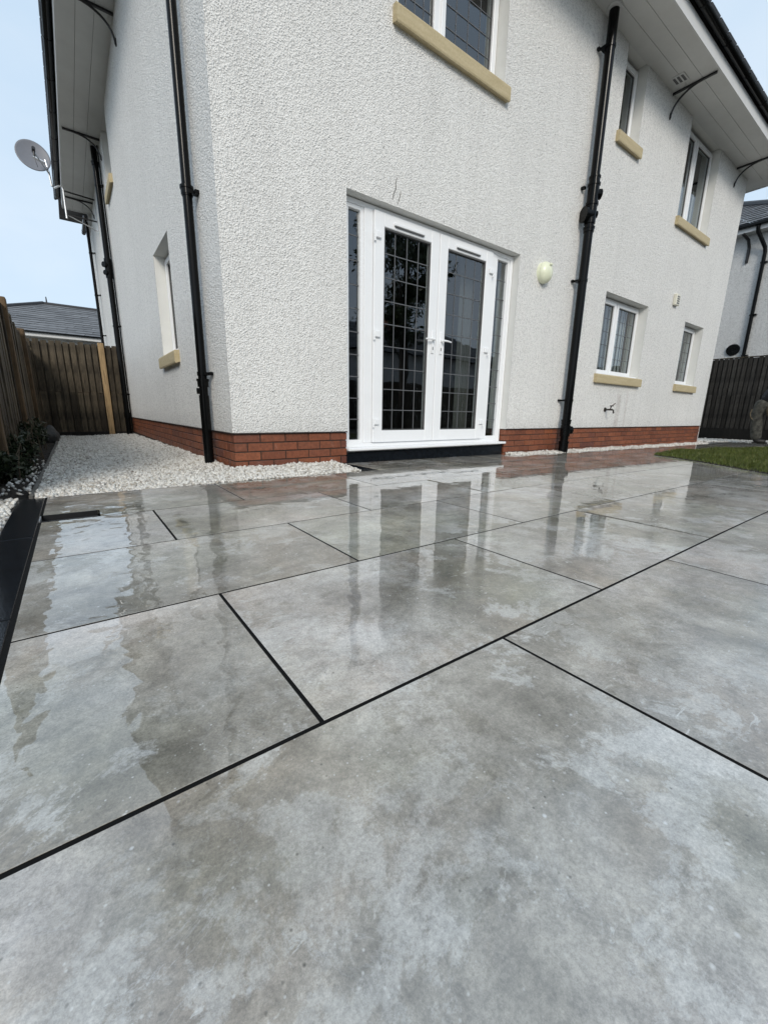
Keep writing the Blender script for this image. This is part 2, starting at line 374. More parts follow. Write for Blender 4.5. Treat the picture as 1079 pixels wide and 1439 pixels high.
def slab(x0, x1, y0, y1):
    x0 += J; x1 -= J; y0 += J; y1 -= J
    k = (round(x1-x0, 4), round(y1-y0, 4))
    if k not in cache: cache[k] = slab_mesh(*k)
    xc = (x0+x1)/2
    rot = (0, math.atan(SL), 0) if xc > 1.5 else (0, 0, 0)
    inst('paving_slab', cache[k], patio, (xc, (y0+y1)/2, gz(xc)+random.uniform(-.0001, .0003)), rot)
for (y0, y1, odd) in ROWS:
    s0 = -.299 if odd else -.762
    xs = [s0+PX*k for k in range(-1, 16)]
    for a, b in zip(xs[:-1], xs[1:]):
        a2 = max(a, -1.205)
        if b-a2 < .05 or a > 13.2: continue
        if y1 > 0 and b <= 1.2: continue
        if y1 > 0: a2 = max(a2, 1.10)
        yy1 = y1
        if y1 > 0 and a2 >= 3.4: yy1 = -.20
        if y1 > 0 and a2 < 3.4 < b:
            slab(a2, 3.52, y0, y1); slab(3.52, b, y0, -.20); continue
        if odd and y1 > -.6 and a2 < -1.0:           # slab cut round the drain
            pol = [(-.985+J, y0+J), (b-J, y0+J), (b-J, y1-J), (a2+J, y1-J), (a2+J, -.995+J), (-.985+J, -.995+J)]
            MB().prism(pol, -.02, 0).build('paving_slab', 'porcelain_tile', patio); continue
        slab(a2, b, y0, yy1)
# black edging strip along the left side of the patio and beside the door
for (x0, x1, y0, y1) in [(-1.325, -1.213, -1.40, -.50), (-1.325, -1.213, -2.20, -1.408), (-1.325, -1.213, -3.0, -2.208), (-1.325, -1.213, -3.8, -3.008), (.955, 1.092, -.485, .03)]:
    MB().box(x0, x1, y0, y1, -.02, .001, .0016).build('edging_slab', 'slate_black', patio)
MB().box(-1.21, .95, -.499, -.487, -.03, -.001).build('edging_strip', 'slate_black', patio)

# drain in the corner
dr = empty('drain_channel', 'short black drain slot let into the paving at the left edge of the patio', 'drain', (-1.09, -1.07, -.02))
d = MB(); d.quad((-1.2, -1.135, -.055), (-.99, -1.135, -.055), (-.99, -1.0, -.055), (-1.2, -1.0, -.055))
d.build('channel', 'black_iron', dr)
MB().box(-1.2, -.99, -1.139, -1.131, -.03, .001).build('rim', 'black_iron', dr); MB().box(-1.2, -.99, -1.003, -.997, -.03, .001).build('rim', 'black_iron', dr)
MB().box(-1.13, -1.06, -1.09, -1.06, -.03, -.015, .004).build('grate_bar', 'metal_grey', dr)
MB().box(-1.211, -1.206, -1.13, -1.02, -.02, .0025).build('trim_edge', 'zinc', dr)

# ------------------------------------------------------------------ white gravel (stones)
def ico(sub):
    b = bmesh.new(); bmesh.ops.create_icosphere(b, subdivisions=sub, radius=1.0)
    v = np.array([x.co[:] for x in b.verts]); f = np.array([[q.index for q in x.verts] for x in b.faces]); b.free(); return v, f
ICO = {1: ico(1), 2: ico(2)}
def stones(pts, size, sub):
    V, F = ICO[sub]; n = len(pts); nv = len(V)
    sc = size*rng.uniform(.55, 1.25, (n, 1))*np.stack([rng.uniform(.8, 1.3, n), rng.uniform(.65, 1.05, n), rng.uniform(.5, .85, n)], 1)
    q = rng.normal(size=(n, 4)); q /= np.linalg.norm(q, axis=1)[:, None]; a, b_, c_, d_ = q.T
    Rm = np.stack([1-2*(c_*c_+d_*d_), 2*(b_*c_-a*d_), 2*(b_*d_+a*c_), 2*(b_*c_+a*d_), 1-2*(b_*b_+d_*d_), 2*(c_*d_-a*b_), 2*(b_*d_-a*c_), 2*(c_*d_+a*b_), 1-2*(b_*b_+c_*c_)], 1).reshape(n, 3, 3)
    jit = V[None]*(1+rng.uniform(-.22, .22, (n, nv, 1)))
    P = np.einsum('nij,nkj->nki', Rm, jit*sc[:, None, :])+pts[:, None, :]
    return P.reshape(-1, 3), (F[None]+(np.arange(n)*nv)[:, None, None]).reshape(-1, 3)
def mesh_np(name, P, F, mat, smooth=True):
    me = bpy.data.meshes.new(name)
    me.vertices.add(len(P)); me.vertices.foreach_set('co', P.astype(np.float32).ravel())
    k = F.shape[1]
    me.loops.add(F.size); me.loops.foreach_set('vertex_index', F.astype(np.int32).ravel())
    me.polygons.add(len(F)); me.polygons.foreach_set('loop_start', (np.arange(len(F))*k).astype(np.int32))
    me.polygons.foreach_set('loop_total', np.full(len(F), k, np.int32))
    if smooth: me.polygons.foreach_set('use_smooth', np.ones(len(F), bool))
    me.update(); me.validate()
    return link(name, me, mat)
def gravel(name, x0, x1, y0, y1, pitch, size, zfn, sub, keep=None, layers=2):
    out = []
    for l in range(layers):
        X, Y = np.meshgrid(np.arange(x0, x1, pitch), np.arange(y0, y1, pitch))
        X = X.ravel()+rng.uniform(-.6, .6, X.size)*pitch; Y = Y.ravel()+rng.uniform(-.6, .6, Y.size)*pitch
        ok = (X > x0) & (X < x1) & (Y > y0) & (Y < y1)
        if keep is not None: ok &= keep(X, Y)
        X, Y = X[ok], Y[ok]
        out.append(np.stack([X, Y, zfn(X, Y)-.012+l*.010+rng.uniform(-.006, .006, X.size)], 1))
    return stones(np.concatenate(out), size, sub)
def merge(parts):
    P, F, o = [], [], 0
    for a, b in parts: P.append(a); F.append(b+o); o += len(a)
    return np.concatenate(P), np.concatenate(F)
def zbed(X, Y):   # banked up a little against the house, falling to the back
    return -.004+.012*np.sin(X*5+Y*1.7)*np.sin(Y*2.3)+.035*np.clip(1-(-X)/.35, 0, 1)*np.clip((Y+.42)/.4, 0, 1)-.010*np.clip(Y, 0, 9)
pa = gravel('g', -1.26, -.005, -.475, 1.6, .0165, .0128, zbed, 1, lambda X, Y: ~((X > -.01) & (Y > 0)))
pb = gravel('g', -1.26, .02, 1.6, 7.35, .021, .0158, zbed, 1)
pc = gravel('g', -.005, .95, -.475, .01, .0185, .0145, lambda X, Y: .002+.03*np.clip((Y+.42)/.4, 0, 1)+.006*np.sin(X*14), 1)
pd = gravel('g', -1.9, -1.333, -4.0, -.46, .019, .0150, lambda X, Y: -.006+.01*np.sin(X*6)*np.sin(Y*5), 1)
pe = gravel('g', 3.53, 10.7, -.19, .01, .019, .014, lambda X, Y: -SL*np.clip(X-1.5, 0, 99)+.014*np.clip((Y+.2)/.2, 0, 1)+.005*np.sin(X*9), 1)
pf = gravel('g', 10.7, 13.9, -.3, .9, .03, .022, lambda X, Y: -SL*np.clip(X-1.5, 0, 99)+.0*X, 1, lambda X, Y: X > 12.9-(Y+.3)*2.2)
pg = gravel('g', 13.0, 13.95, -4.5, -.3, .032, .024, lambda X, Y: -.09+.0*X, 1)
sx = rng.uniform(-1.42, -1.28, 90); sy = rng.uniform(-.4, 1.6, 90)
ph = stones(np.stack([sx, sy, .012+0*sx], 1), .012, 1)
P, F = merge([pa, pb, pc, pd, pe, pf, pg, ph])
tag(mesh_np('white_gravel', P, F, 'white_gravel'), kind='stuff')
gb = MB()
gb.quad((-1.275, -.487, -.03), (.95, -.487, -.03), (.95, .06, -.03), (-1.275, .06, -.03))
gb.quad((-1.275, .06, -.03), (.05, .06, -.03), (.05, 7.4, -.10), (-1.275, 7.4, -.10))
gb.quad((-2.2, -4.8, -.026), (-1.33, -4.8, -.026), (-1.33, -.45, -.026), (-2.2, -.45, -.026))
gb.quad((3.52, -.205, -.04), (14.0, -.205, -.13), (14.0, 1.2, -.13), (3.52, 1.2, -.04))
gb.quad((12.9, -4.6, -.115), (14.0, -4.6, -.115), (14.0, -.21, -.115), (12.9, -.21, -.115))
tag(gb.build('gravel_bed', 'gravel_base'), kind='structure')

# soil border on the left, with its timber edge
so_ = bmesh.new(); nx, ny = 10, 90
for j in range(ny+1):
    for i in range(nx+1):
        x = -2.2+(2.2-1.285)*i/nx; y = -.45+7.9*j/ny
        so_.verts.new((x, y, -.02-.011*max(y, 0)+.03*math.sin(i*2.1+j*.7)*math.cos(j*1.3)*(0 if i in (0, nx) else 1)+random.uniform(-.012, .012)))
so_.verts.ensure_lookup_table()
for j in range(ny):
    for i in range(nx):
        a = j*(nx+1)+i; so_.faces.new([so_.verts[q] for q in (a, a+1, a+nx+2, a+nx+1)])
mb = MB(); mb.b.free(); mb.b = so_
tag(mb.build('soil_bed', 'soil', smooth='all'), kind='structure')
ed = empty('timber_edging', 'low grey timber board edging the white gravel beside the dark soil', 'edging', (-1.275, 0, -.05))
for k in range(4):
    me = mesh_of(MB().box(-.011, .011, -.86, .86, 0, .062, .003), 'edging_wood')
    inst('edging_board', me, ed, (-1.274+random.uniform(-.006, .006), .41+k*1.73, -.05-.017*k), (0, random.uniform(-.05, .05), random.uniform(-.006, .006)))

# ------------------------------------------------------------------ THE HOUSE
WT = .312; ZS = 5.18; HX = 10.57; HY = 11.7
house = empty('house', 'white roughcast two storey house with red brick base and french doors', 'house', (5.3, 5.8, 0))
REAR = dict(door=(1.09, 3.50, WT, 2.35), uw=(1.60, 3.00, 3.80, ZS+.03), kit=(5.60, 7.05, 1.14, 2.306), small=(8.69, 9.68, 1.14, 2.29), ua=(5.36, 5.94, 4.22, ZS+.03), ub=(7.58, 8.97, 3.78, ZS+.03))
SIDE = dict(low=(1.76, 2.66, 1.13, 2.29), up=(5.55, 6.40, 4.22, ZS+.03))
def wall_sheet(name, u0, u1, z0, z1, ops, fn, depth=.30):
    us = sorted({u0, u1, *[o[0] for o in ops], *[o[1] for o in ops]}); zs = sorted({z0, z1, *[o[2] for o in ops], *[o[3] for o in ops]})
    mb = MB()
    for a, b in zip(us[:-1], us[1:]):
        for c_, d_ in zip(zs[:-1], zs[1:]):
            if any(o[0] <= a+1e-6 and b <= o[1]+1e-6 and o[2] <= c_+1e-6 and d_ <= o[3]+1e-6 for o in ops): continue
            mb.quad(fn(a, 0, c_), fn(b, 0, c_), fn(b, 0, d_), fn(a, 0, d_))
    bmesh.ops.remove_doubles(mb.b, verts=mb.b.verts, dist=1e-5)
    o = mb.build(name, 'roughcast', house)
    for (a, b, c_, d_) in ops:
        rv = MB()
        for q in ((a, c_, a, d_), (b, c_, b, d_), (a, d_, b, d_), (a, c_, b, c_)):
            if q[1] == q[3] and q[1] == c_ and c_ < .5: continue
            rv.quad(fn(q[0], .001, q[1]), fn(q[2], .001, q[3]), fn(q[2], depth, q[3]), fn(q[0], depth, q[1]))
        bmesh.ops.remove_doubles(rv.b, verts=rv.b.verts, dist=1e-5)
        rv.build('window_reveal', 'smooth_reveal', o)
    return o
fr_ = lambda u, d, z: (u, d, z)
fs_ = lambda u, d, z: (d, u, z)
rear = wall_sheet('rear_wall', 0, HX, WT, 5.3, list(REAR.values()), fr_)
side = wall_sheet('side_wall', 0, HY, WT, 5.3, list(SIDE.values()), fs_)
MB().quad((HX, 0, -.1), (HX, 11, -.1), (HX, 11, 5.3), (HX, 0, 5.3)).build('end_wall', 'roughcast', house)
MB().quad((0, HY, -.1), (HX, HY, -.1), (HX, HY, 5.3), (0, HY, 5.3)).build('far_wall', 'roughcast', house)
# rooms behind the glass
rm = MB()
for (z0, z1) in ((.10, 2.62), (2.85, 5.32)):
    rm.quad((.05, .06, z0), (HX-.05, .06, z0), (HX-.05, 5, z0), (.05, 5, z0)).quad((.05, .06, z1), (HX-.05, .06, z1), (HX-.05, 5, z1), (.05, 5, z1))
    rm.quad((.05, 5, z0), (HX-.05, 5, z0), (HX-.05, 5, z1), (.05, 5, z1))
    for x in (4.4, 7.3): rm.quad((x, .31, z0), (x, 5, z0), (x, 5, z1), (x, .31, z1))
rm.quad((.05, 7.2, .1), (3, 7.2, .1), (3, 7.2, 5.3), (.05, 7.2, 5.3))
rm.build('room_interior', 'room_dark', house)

# brick base
pl = MB()
for (x0, x1) in ((.012, 1.085), (3.505, HX-.002)):
    pl.quad((x0+.006, .020, -.12), (x1-.006, .020, -.12), (x1-.006, .020, WT-.004), (x0+.006, .020, WT-.004))
    pl.quad((x0+.006, .020, -.12), (x0+.006, .34, -.12), (x0+.006, .34, WT-.004), (x0+.006, .020, WT-.004))
    pl.quad((x1-.006, .020, -.12), (x1-.006, .34, -.12), (x1-.006, .34, WT-.004), (x1-.006, .020, WT-.004))
pl.quad((.020, .02, -.12), (.020, HY, -.12), (.020, HY, WT-.004), (.020, .02, WT-.004))
plinth = pl.build('brick_base', 'mortar', house)
BH = .065; PC = .075; bcache = {}
def brick(x0, x1, y0, y1, z0):
    k = (round(x1-x0, 3), round(y1-y0, 3))
    if k not in bcache: bcache[k] = mesh_of(MB().box(-k[0]/2, k[0]/2, -k[1]/2, k[1]/2, 0, BH, .0028), 'brick')
    inst('brick', bcache[k], plinth, ((x0+x1)/2+random.uniform(-.001, .001), (y0+y1)/2+random.uniform(-.0015, .0015), z0), (0, 0, random.uniform(-.004, .004)))
for c_ in range(5):
    z0 = WT-.006-PC*(c_+1)+.005; odd = c_ % 2
    for (xa, xb) in ((.012, 1.085), (3.505, HX)):
        if c_ == 4 and xa < 2: continue
        x = xa; first = True
        while x < xb-.03:
            Lb = .215
            if first and odd and xa < 1: Lb = .1025
            if first and odd and xa > 1: Lb = .1025
            e = min(x+Lb, xb)
            if xb-e < .04: e = xb
            brick(x, e, .012, .1145, z0); x = e+.010; first = False
    if c_ < 4:
        y = .1245 if not odd else .1245
        if odd: y = .1245; Lb0 = .215-.1025-.01+.0
        first = True
        while y < 7.0:
            Lb = .1025 if (first and odd) else .215
            brick(.012, .1145, y, y+Lb, z0); y += Lb+.010; first = False
bd = MB().box(.0, 1.085, -.006, .03, WT-.006, WT+.004).box(3.505, HX, -.006, .03, WT-.006, WT+.004).box(-.006, .03, .031, HY, WT-.006, WT+.004)
bd.build('drip_bead', 'drip_bead', house)

# ---- windows
def frame_boxes(mb, u0, u1, z0, z1, d0, d1, wd, bev=.004):
    mb.box(u0, u0+wd, d0, d1, z0, z1, bev); mb.box(u1-wd, u1, d0, d1, z0, z1, bev)
    mb.box(u0+wd-.004, u1-wd+.004, d0+.0015, d1-.001, z0, z0+wd, bev); mb.box(u0+wd-.004, u1-wd+.004, d0+.0015, d1-.001, z1-wd, z1, bev)
def lights(parent, fn, u0, u1, z0, z1, d, cols, rows, sash=.052, open_=False):
    mb = MB(); frame_boxes(mb, u0, u1, z0, z1, d-.016, d+.05, sash); mb.map(lambda v: fn(v.x, v.y, v.z)); s_ = mb.build('sash', 'white_pvc', parent)
    a, b, c_, e = u0+sash, u1-sash, z0+sash, z1-sash
    mb = MB(); frame_boxes(mb, a-.001, b+.001, c_-.001, e+.001, d+.008, d+.03, .008, 0); mb.map(lambda v: fn(v.x, v.y, v.z)); mb.build('glazing_seal', 'seal_grey', parent)
    pane(parent, fn, a, b, c_, e, d+.02, cols, rows)
def pane(parent, fn, a, b, c_, e, d, cols, rows):
    mb = MB().box(a-.004, b+.004, d, d+.006, c_-.004, e+.004); mb.map(lambda v: fn(v.x, v.y, v.z)); mb.build('pane', 'window_glass', parent)
    mb = MB()
    for i in range(1, cols): u = a+(b-a)*i/cols; mb.box(u-.0045, u+.0045, d-.003, d-.0005, c_, e)
    for j in range(1, rows): z = c_+(e-c_)*j/rows; mb.box(a, b, d-.0045, d-.0032, z-.0045, z+.0045)
    mb.map(lambda v: fn(v.x, v.y, v.z)); mb.build('leading', 'lead', parent)
def window(fn, op, split, d=.13, cols=4, rows=5, blind=None, label=None, sill=True, ext=.05):
    u0, u1, z0, z1 = op
    mb = MB(); zb = z0+.002
    frame_boxes(mb, u0+.006, u1-.006, zb, min(z1, ZS)-.012, d, d+.07, .045)
    for s_ in split: mb.box(s_-.03, s_+.03, d+.003, d+.066, zb+.04, min(z1, ZS)-.05, .003)
    mb.box(u0+.004, u1-.004, .03, d-.002, z0+.003, z0+.028, .004)
    mb.map(lambda v: fn(v.x, v.y, v.z)); wn = mb.build('window', 'white_pvc', house)
    if label: wn['label'] = label
    ed_ = [u0+.006+.047]+[q for s_ in split for q in (s_-.032, s_+.032)]+[u1-.006-.047]
    for i in range(0, len(ed_), 2):
        lights(wn, fn, ed_[i]-.012, ed_[i+1]+.012, zb+.036, min(z1, ZS)-.048, d-.004, cols, rows)
    if blind:
        mb = MB(); n = int((u1-u0)/.13)
        for i in range(n):
            uu = u0+.03+(u1-u0-.06)*(i+.5)/n
            mb.b.faces.new([mb.b.verts.new(fn(*q)) for q in ((uu-.062, d+.16, z0+.03), (uu+.06, d+.175, z0+.03), (uu+.06, d+.175, blind), (uu-.062, d+.16, blind))])
        mb.build('blind', 'blind', wn)
    if sill:
        mb = MB(); poly = [(-.055, -.125), (-.055, -.022), (-.045, -.006), (.0, -.002), (.06, 0.0), (.06, -.128), (-.02, -.128), (-.032, -.138), (-.05, -.138)]
        A = [mb.b.verts.new(fn(u0-ext, q[0], z0+q[1])) for q in poly]; B = [mb.b.verts.new(fn(u1+ext, q[0], z0+q[1])) for q in poly]
        for i in range(len(poly)): mb.b.faces.new((A[i], A[(i+1) % len(poly)], B[(i+1) % len(poly)], B[i]))
        mb.b.faces.new(A); mb.b.faces.new(B[::-1])
        so2 = mb.build('sill', 'sandstone_sill', wn)
    return wn
window(fr_, REAR['uw'], [2.18], .13, 4, 7, None, 'large two light upper window with leaded panes above the french doors')
window(fr_, REAR['kit'], [6.25], .15, 4, 5, 2.29, 'two light leaded window on the ground floor with pale blind')
window(fr_, REAR['small'], [], .15, 4, 5, 2.28, 'narrow leaded window near the right end of the wall')
window(fr_, REAR['ua'], [], .13, 1, 1, None, 'narrow clear upper window under the soffit beside the black pipe')
window(fr_, REAR['ub'], [8.2], .13, 1, 1, 4.6, 'wide clear upper window under the soffit')
window(fs_, SIDE['low'], [], .13, 3, 5, None, 'narrow deep set window low in the side wall')
window(fs_, SIDE['up'], [], .13, 3, 5, None, 'narrow upper window in the side wall')

# ---- french doors
fd = MB(); D = .09
frame_boxes(fd, 1.096, 3.494, .15, 2.342, D, D+.075, .04)
fd.box(1.335, 1.43, D-.002, D+.073, .19, 2.304, .004).box(3.112, 3.192, D-.002, D+.073, .19, 2.304, .004)
fd.box(1.09+.002, 3.498, D-.115, D+.09, .125, .152, .006)
fd = fd.build('french_doors', 'white_pvc', house)
MB().box(1.094, 3.496, D-.03, D+.08, .108, .126, .002).build('door_sill', 'trim_white', fd)
for (a, b) in ((1.136, 1.335), (3.192, 3.454)):
    mb = MB(); frame_boxes(mb, a, b, .188, 2.304, D+.012, D+.06, .036); mb.build('sidelight_frame', 'white_pvc', fd)
    pane(fd, fr_, a+.034, b-.034, .222, 2.270, D+.045, 1, 10)
def leaf(a, b, hs):
    mb = MB(); wd = .118
    mb.box(a, a+wd, D-.022, D+.05, .193, 2.306, .006).box(b-wd, b, D-.022, D+.05, .193, 2.306, .006)
    mb.box(a+wd-.005, b-wd+.005, D-.0205, D+.048, .193, .315, .005).box(a+wd-.005, b-wd+.005, D-.0205, D+.048, 2.188, 2.306, .005)
    o = mb.build('door_leaf', 'white_pvc', fd)
    mb = MB(); frame_boxes(mb, a+wd-.001, b-wd+.001, .314, 2.189, D-.012, D+.02, .012, 0); mb.build('glazing_seal', 'seal_grey', fd)
    pane(fd, fr_, a+wd, b-wd, .315, 2.188, D+.012, 4, 9)
    c_ = (a+b)/2
    mb = MB().box(c_-.19, c_+.19, D-.040, D-.0215, 2.222, 2.246, .003); mb.build('trickle_vent', 'white_pvc', fd)
    mb = MB().box(c_-.18, c_+.18, D-.036, D-.0215, 2.2125, 2.2215); mb.build('vent_slot', 'seal_grey', fd)
    hx = b-.058 if hs > 0 else a+.058
    mb = MB().box(hx-.017, hx+.017, D-.034, D-.0215, 1.13, 1.36, .004); mb.box(hx-.012, hx+.012, D-.062, D-.0345, 1.257, 1.281, .004)
    d_ = -hs
    mb.tube([(hx, D-.066, 1.269), (hx+d_*.03, D-.068, 1.27), (hx+d_*.08, D-.066, 1.269), (hx+d_*.125, D-.060, 1.265)], [.011, .011, .0095, .008], 8)
    mb.build('handle', 'white_pvc', fd, smooth=True)
    MB().box(hx-.006, hx+.006, D-.0365, D-.0345, 1.165, 1.197, .001).build('keyhole', 'seal_grey', fd)
    ex = a+.012 if hs > 0 else b-.012
    for z in (.40, 1.24, 2.10):
        mb = MB().box(ex-.005, ex+.055 if hs > 0 else ex+.012, D-.044, D-.0225, z-.025, z+.03, .004) if hs > 0 else MB().box(ex-.055, ex+.005, D-.044, D-.0225, z-.025, z+.03, .004)
        mb.cyl((ex-hs*.012, D-.034, z-.055), (ex-hs*.012, D-.034, z+.035), .010, seg=10)
        mb.build('hinge', 'white_pvc', fd)
leaf(1.433, 2.264, 1); leaf(2.270, 3.109, -1)
MB().box(1.094, 3.496, .032, .30, -.05, .106, .003).build('door_threshold', 'slate_black', fd)
mb = MB()
for k in range(10):
    a = 2.86+k*.026
    mb.b.faces.new([mb.b.verts.new(q) for q in ((a, .34+.02*(k % 2), .14), (a+.026, .34+.02*((k+1) % 2), .14), (a+.026, .34+.02*((k+1) % 2), 2.4), (a, .34+.02*(k % 2), 2.4))])
mb.build('curtain', 'curtain', fd)

# ---- eaves
OV = .56; FY = -.56; EY = 10.35
def ring(z0, z1, o0, o1):   # eaves strip round three sides of the main block
    mb = MB()
    def P_(o): return [(-o, EY), (-o, -o), (HX+o, -o), (HX+o, EY)]
    a, b = P_(o0), P_(o1)
    for i in range(3):
        for zz in (z0, z1):
            mb.quad((*a[i], zz), (*a[i+1], zz), (*b[i+1], zz), (*b[i], zz))
        for q in (a, b): mb.quad((*q[i], z0), (*q[i+1], z0), (*q[i+1], z1), (*q[i], z1))
    for i in (0, 3): mb.quad((*a[i], z0), (*b[i], z0), (*b[i], z1), (*a[i], z1))
    bmesh.ops.remove_doubles(mb.b, verts=mb.b.verts, dist=1e-5)
    return mb
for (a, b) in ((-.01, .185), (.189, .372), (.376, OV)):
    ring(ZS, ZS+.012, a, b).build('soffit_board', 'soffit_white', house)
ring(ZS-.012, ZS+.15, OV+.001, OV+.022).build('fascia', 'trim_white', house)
MB().box(OV*-1-.02, .0, EY+.001, EY+.03, ZS-.01, ZS+.3).build('barge_board', 'trim_white', house)
# gutters: half round section swept along
def gutter(p0, p1, nrm, r=.058):
    p0, p1, nrm = Vector(p0), Vector(p1), Vector(nrm); mb = MB(); k = 9; A = []
    for p in (p0, p1):
        rg = []
        for rr in (r, r-.006):
            seq = range(k) if rr == r else range(k-1, -1, -1)
            for i in seq:
                t_ = math.pi*i/(k-1); rg.append(mb.b.verts.new(p+nrm*(-math.cos(t_)*rr)+Vector((0, 0, -math.sin(t_)*rr*.95))))
        A.append(rg)
    n = len(A[0])
    for i in range(n): mb.b.faces.new((A[0][i], A[0][(i+1) % n], A[1][(i+1) % n], A[1][i]))
    mb.b.faces.new(A[0]); mb.b.faces.new(A[1][::-1])
    g_ = mb.build('gutter', 'black_pvc', house, smooth=True)
    n = int((p1-p0).length/.9); d_ = (p1-p0).normalized()
    for i in range(n+1):
        p = p0.lerp(p1, (i+.2)/(n+.4)); mb = MB()
        pts = [p+nrm*(-math.cos(t_)*(r+.004))+Vector((0, 0, -math.sin(t_)*(r+.004)*.95)) for t_ in [math.pi*j/8 for j in range(9)]]
        pts.append(pts[-1]+Vector((0, 0, .012)))
        for q in (pts,):
            A1 = [mb.b.verts.new(v-d_*.016) for v in q]; B1 = [mb.b.verts.new(v+d_*.016) for v in q]
            c_ = p-Vector((0, 0, 0)); A2 = [mb.b.verts.new(c_+(v-c_)*.9-d_*.016) for v in q]; B2 = [mb.b.verts.new(c_+(v-c_)*.9+d_*.016) for v in q]
            for j in range(len(q)-1):
                mb.b.faces.new((A1[j], A1[j+1], B1[j+1], B1[j])); mb.b.faces.new((A1[j], A1[j+1], A2[j+1], A2[j])); mb.b.faces.new((B1[j], B1[j+1], B2[j+1], B2[j]))
        mb.build('gutter_bracket', 'black_pvc', g_)
GZ = ZS+.205; GO = OV+.084
gutter((-GO+.05, -GO, GZ), (HX+GO, -GO, GZ), (0, -1, 0))
gutter((-GO, -GO+.05, GZ), (-GO, EY, GZ), (-1, 0, 0))
gutter((-.13, EY+.05, ZS-.02), (-.13, HY+.1, ZS-.02), (-1, 0, 0), .05)
MB().box(-.075, .0, EY+.04, HY+.1, ZS-.1, ZS+.06).build('fascia', 'trim_white', house)
# roof
eo = OV+.07; z0 = ZS+.245; hz = z0+ (HX/2+eo)*math.tan(rad(27))*.92
rf = MB(); c1 = (-eo, -eo, z0); c2 = (HX+eo, -eo, z0); c3 = (HX+eo, HY+.1, z0); c4 = (-eo, HY+.1, z0)
ra = (HX/2, 5.0, hz); rb = (HX/2, 7.0, hz)
rf.quad(c1, c2, ra); rf.quad(c2, c3, rb, ra); rf.quad(c3, c4, rb); rf.quad(c4, c1, ra, rb)
lo = [(x, y, z-.05) for x, y, z in (c1, c2, c3, c4)]
for i in range(4): rf.quad((c1, c2, c3, c4)[i], (c1, c2, c3, c4)[(i+1) % 4], lo[(i+1) % 4], lo[i])
rf.quad(*lo)
rf = rf.build('roof', 'roof_tile_dark', house)
te = mesh_of(MB().box(-.150, .150, -.13, .13, -.010, .030, .006), 'roof_tile_dark')
for i in range(35):
    inst('eaves_tile', te, rf, (-eo+.02+.33*i, -eo+.045, z0-.004), (rad(25), 0, 0))
for i in range(34):
    inst('eaves_tile', te, rf, (-eo+.045, -eo+.1+.33*i, z0-.004), (0, rad(-25), rad(0)) if False else (rad(25), 0, rad(-90)))
# wrought brackets under the soffit
def bracket(fn):
    mb = MB()
    mb.box(-.015, .015, -.54, -.004, ZS-.03, ZS-.003, .002)
    pts = [(0, -.012, 4.865), (0, -.014, 4.90)]+[(0, -.02-.36*(1-math.cos(t_)), 4.90+.258*math.sin(t_)) for t_ in [math.pi/2*k/9 for k in range(1, 10)]]
    mb.tube(pts, .0135, 6); mb.box(-.013, .013, -.016, -.002, 4.85, 4.93, .003)
    mb.map(lambda v: fn(v)); mb.build('eaves_bracket', 'black_iron', house)
for x in (6.77, 9.86): bracket(lambda v: (v.x+x, v.y, v.z))
for y in (3.62, 6.65, 9.6): bracket(lambda v: (v.y, v.x+y, v.z))
mb = MB().box(6.43, 6.63, -.255, -.095, ZS-.012, ZS-.001, .003); sv = mb.build('soffit_vent', 'trim_white', house)
for k in range(3): MB().box(6.455, 6.605, -.235+k*.05, -.205+k*.05, ZS-.014, ZS-.0125).build('vent_slot', 'seal_grey', sv)

# ---- downpipes
def downpipe(x, y, zb, zt, r, clips, wall, label, collars=(), gully=False):
    dp = MB().cyl((x, y, zb), (x, y, zt), r, seg=20).build('downpipe', 'black_pvc', house, smooth=True); dp['label'] = label
    for z in clips:
        mb = MB().cyl((x, y, z-.016), (x, y, z+.016), r+.006, seg=20)
        if wall == 'rear': mb.box(x-.10, x-.05, -.035, -.001, z-.014, z+.014, .003).box(x-.07, x+.05, y, -.03, z-.012, z+.012)
        else: mb.box(-.035, -.001, y-.10, y-.03, z-.014, z+.014, .003).box(x, -.03, y-.07, y+.02, z-.012, z+.012)
        mb.build('pipe_clip', 'black_pvc', dp, smooth=True)
    for (z, h_) in collars:
        mb = MB().cyl((x, y, z-h_/2), (x, y, z+h_/2), r+.010, seg=20).cyl((x, y, z+h_/2-.012), (x, y, z+h_/2+.008), r+.016, seg=20)
        mb.build('pipe_collar', 'black_pvc', dp, smooth=True)
    return dp
rp = downpipe(4.72, -.115, -.06, ZS+.02, .056, (.706, 2.261, 4.80), 'rear', 'thick black soil pipe on the rear wall', ((3.42, .07), (2.86, .05), (.40, .06), (.02, .2)))
mb = MB().cyl((4.72, -.115, 2.93), (4.72, -.115, 3.36), .069, seg=20).cyl((4.72, -.115, 3.27), (4.79, -.160, 3.27), .052, seg=16).cyl((4.785, -.156, 3.27), (4.805, -.169, 3.27), .060, seg=16)
mb.cyl((4.72, -.115, 3.14), (4.72, -.115, 3.17), .08, seg=20).cyl((4.72, -.115, 3.36), (4.72, -.115, 3.385), .078, seg=20)
mb.cyl((4.72, -.115, 3.03), (4.64, -.08, 3.03), .075, seg=18).cyl((4.65, -.085, 3.03), (4.62, -.07, 3.03), .092, seg=18).cyl((4.72, -.115, 3.04), (4.775, -.155, 3.04), .036, seg=12).cyl((4.77, -.15, 3.04), (4.785, -.16, 3.04), .044, seg=12)
mb.box(4.61, 4.66, -.05, -.001, 3.33, 3.36, .003)
mb.build('access_fitting', 'black_pvc', rp, smooth=True)
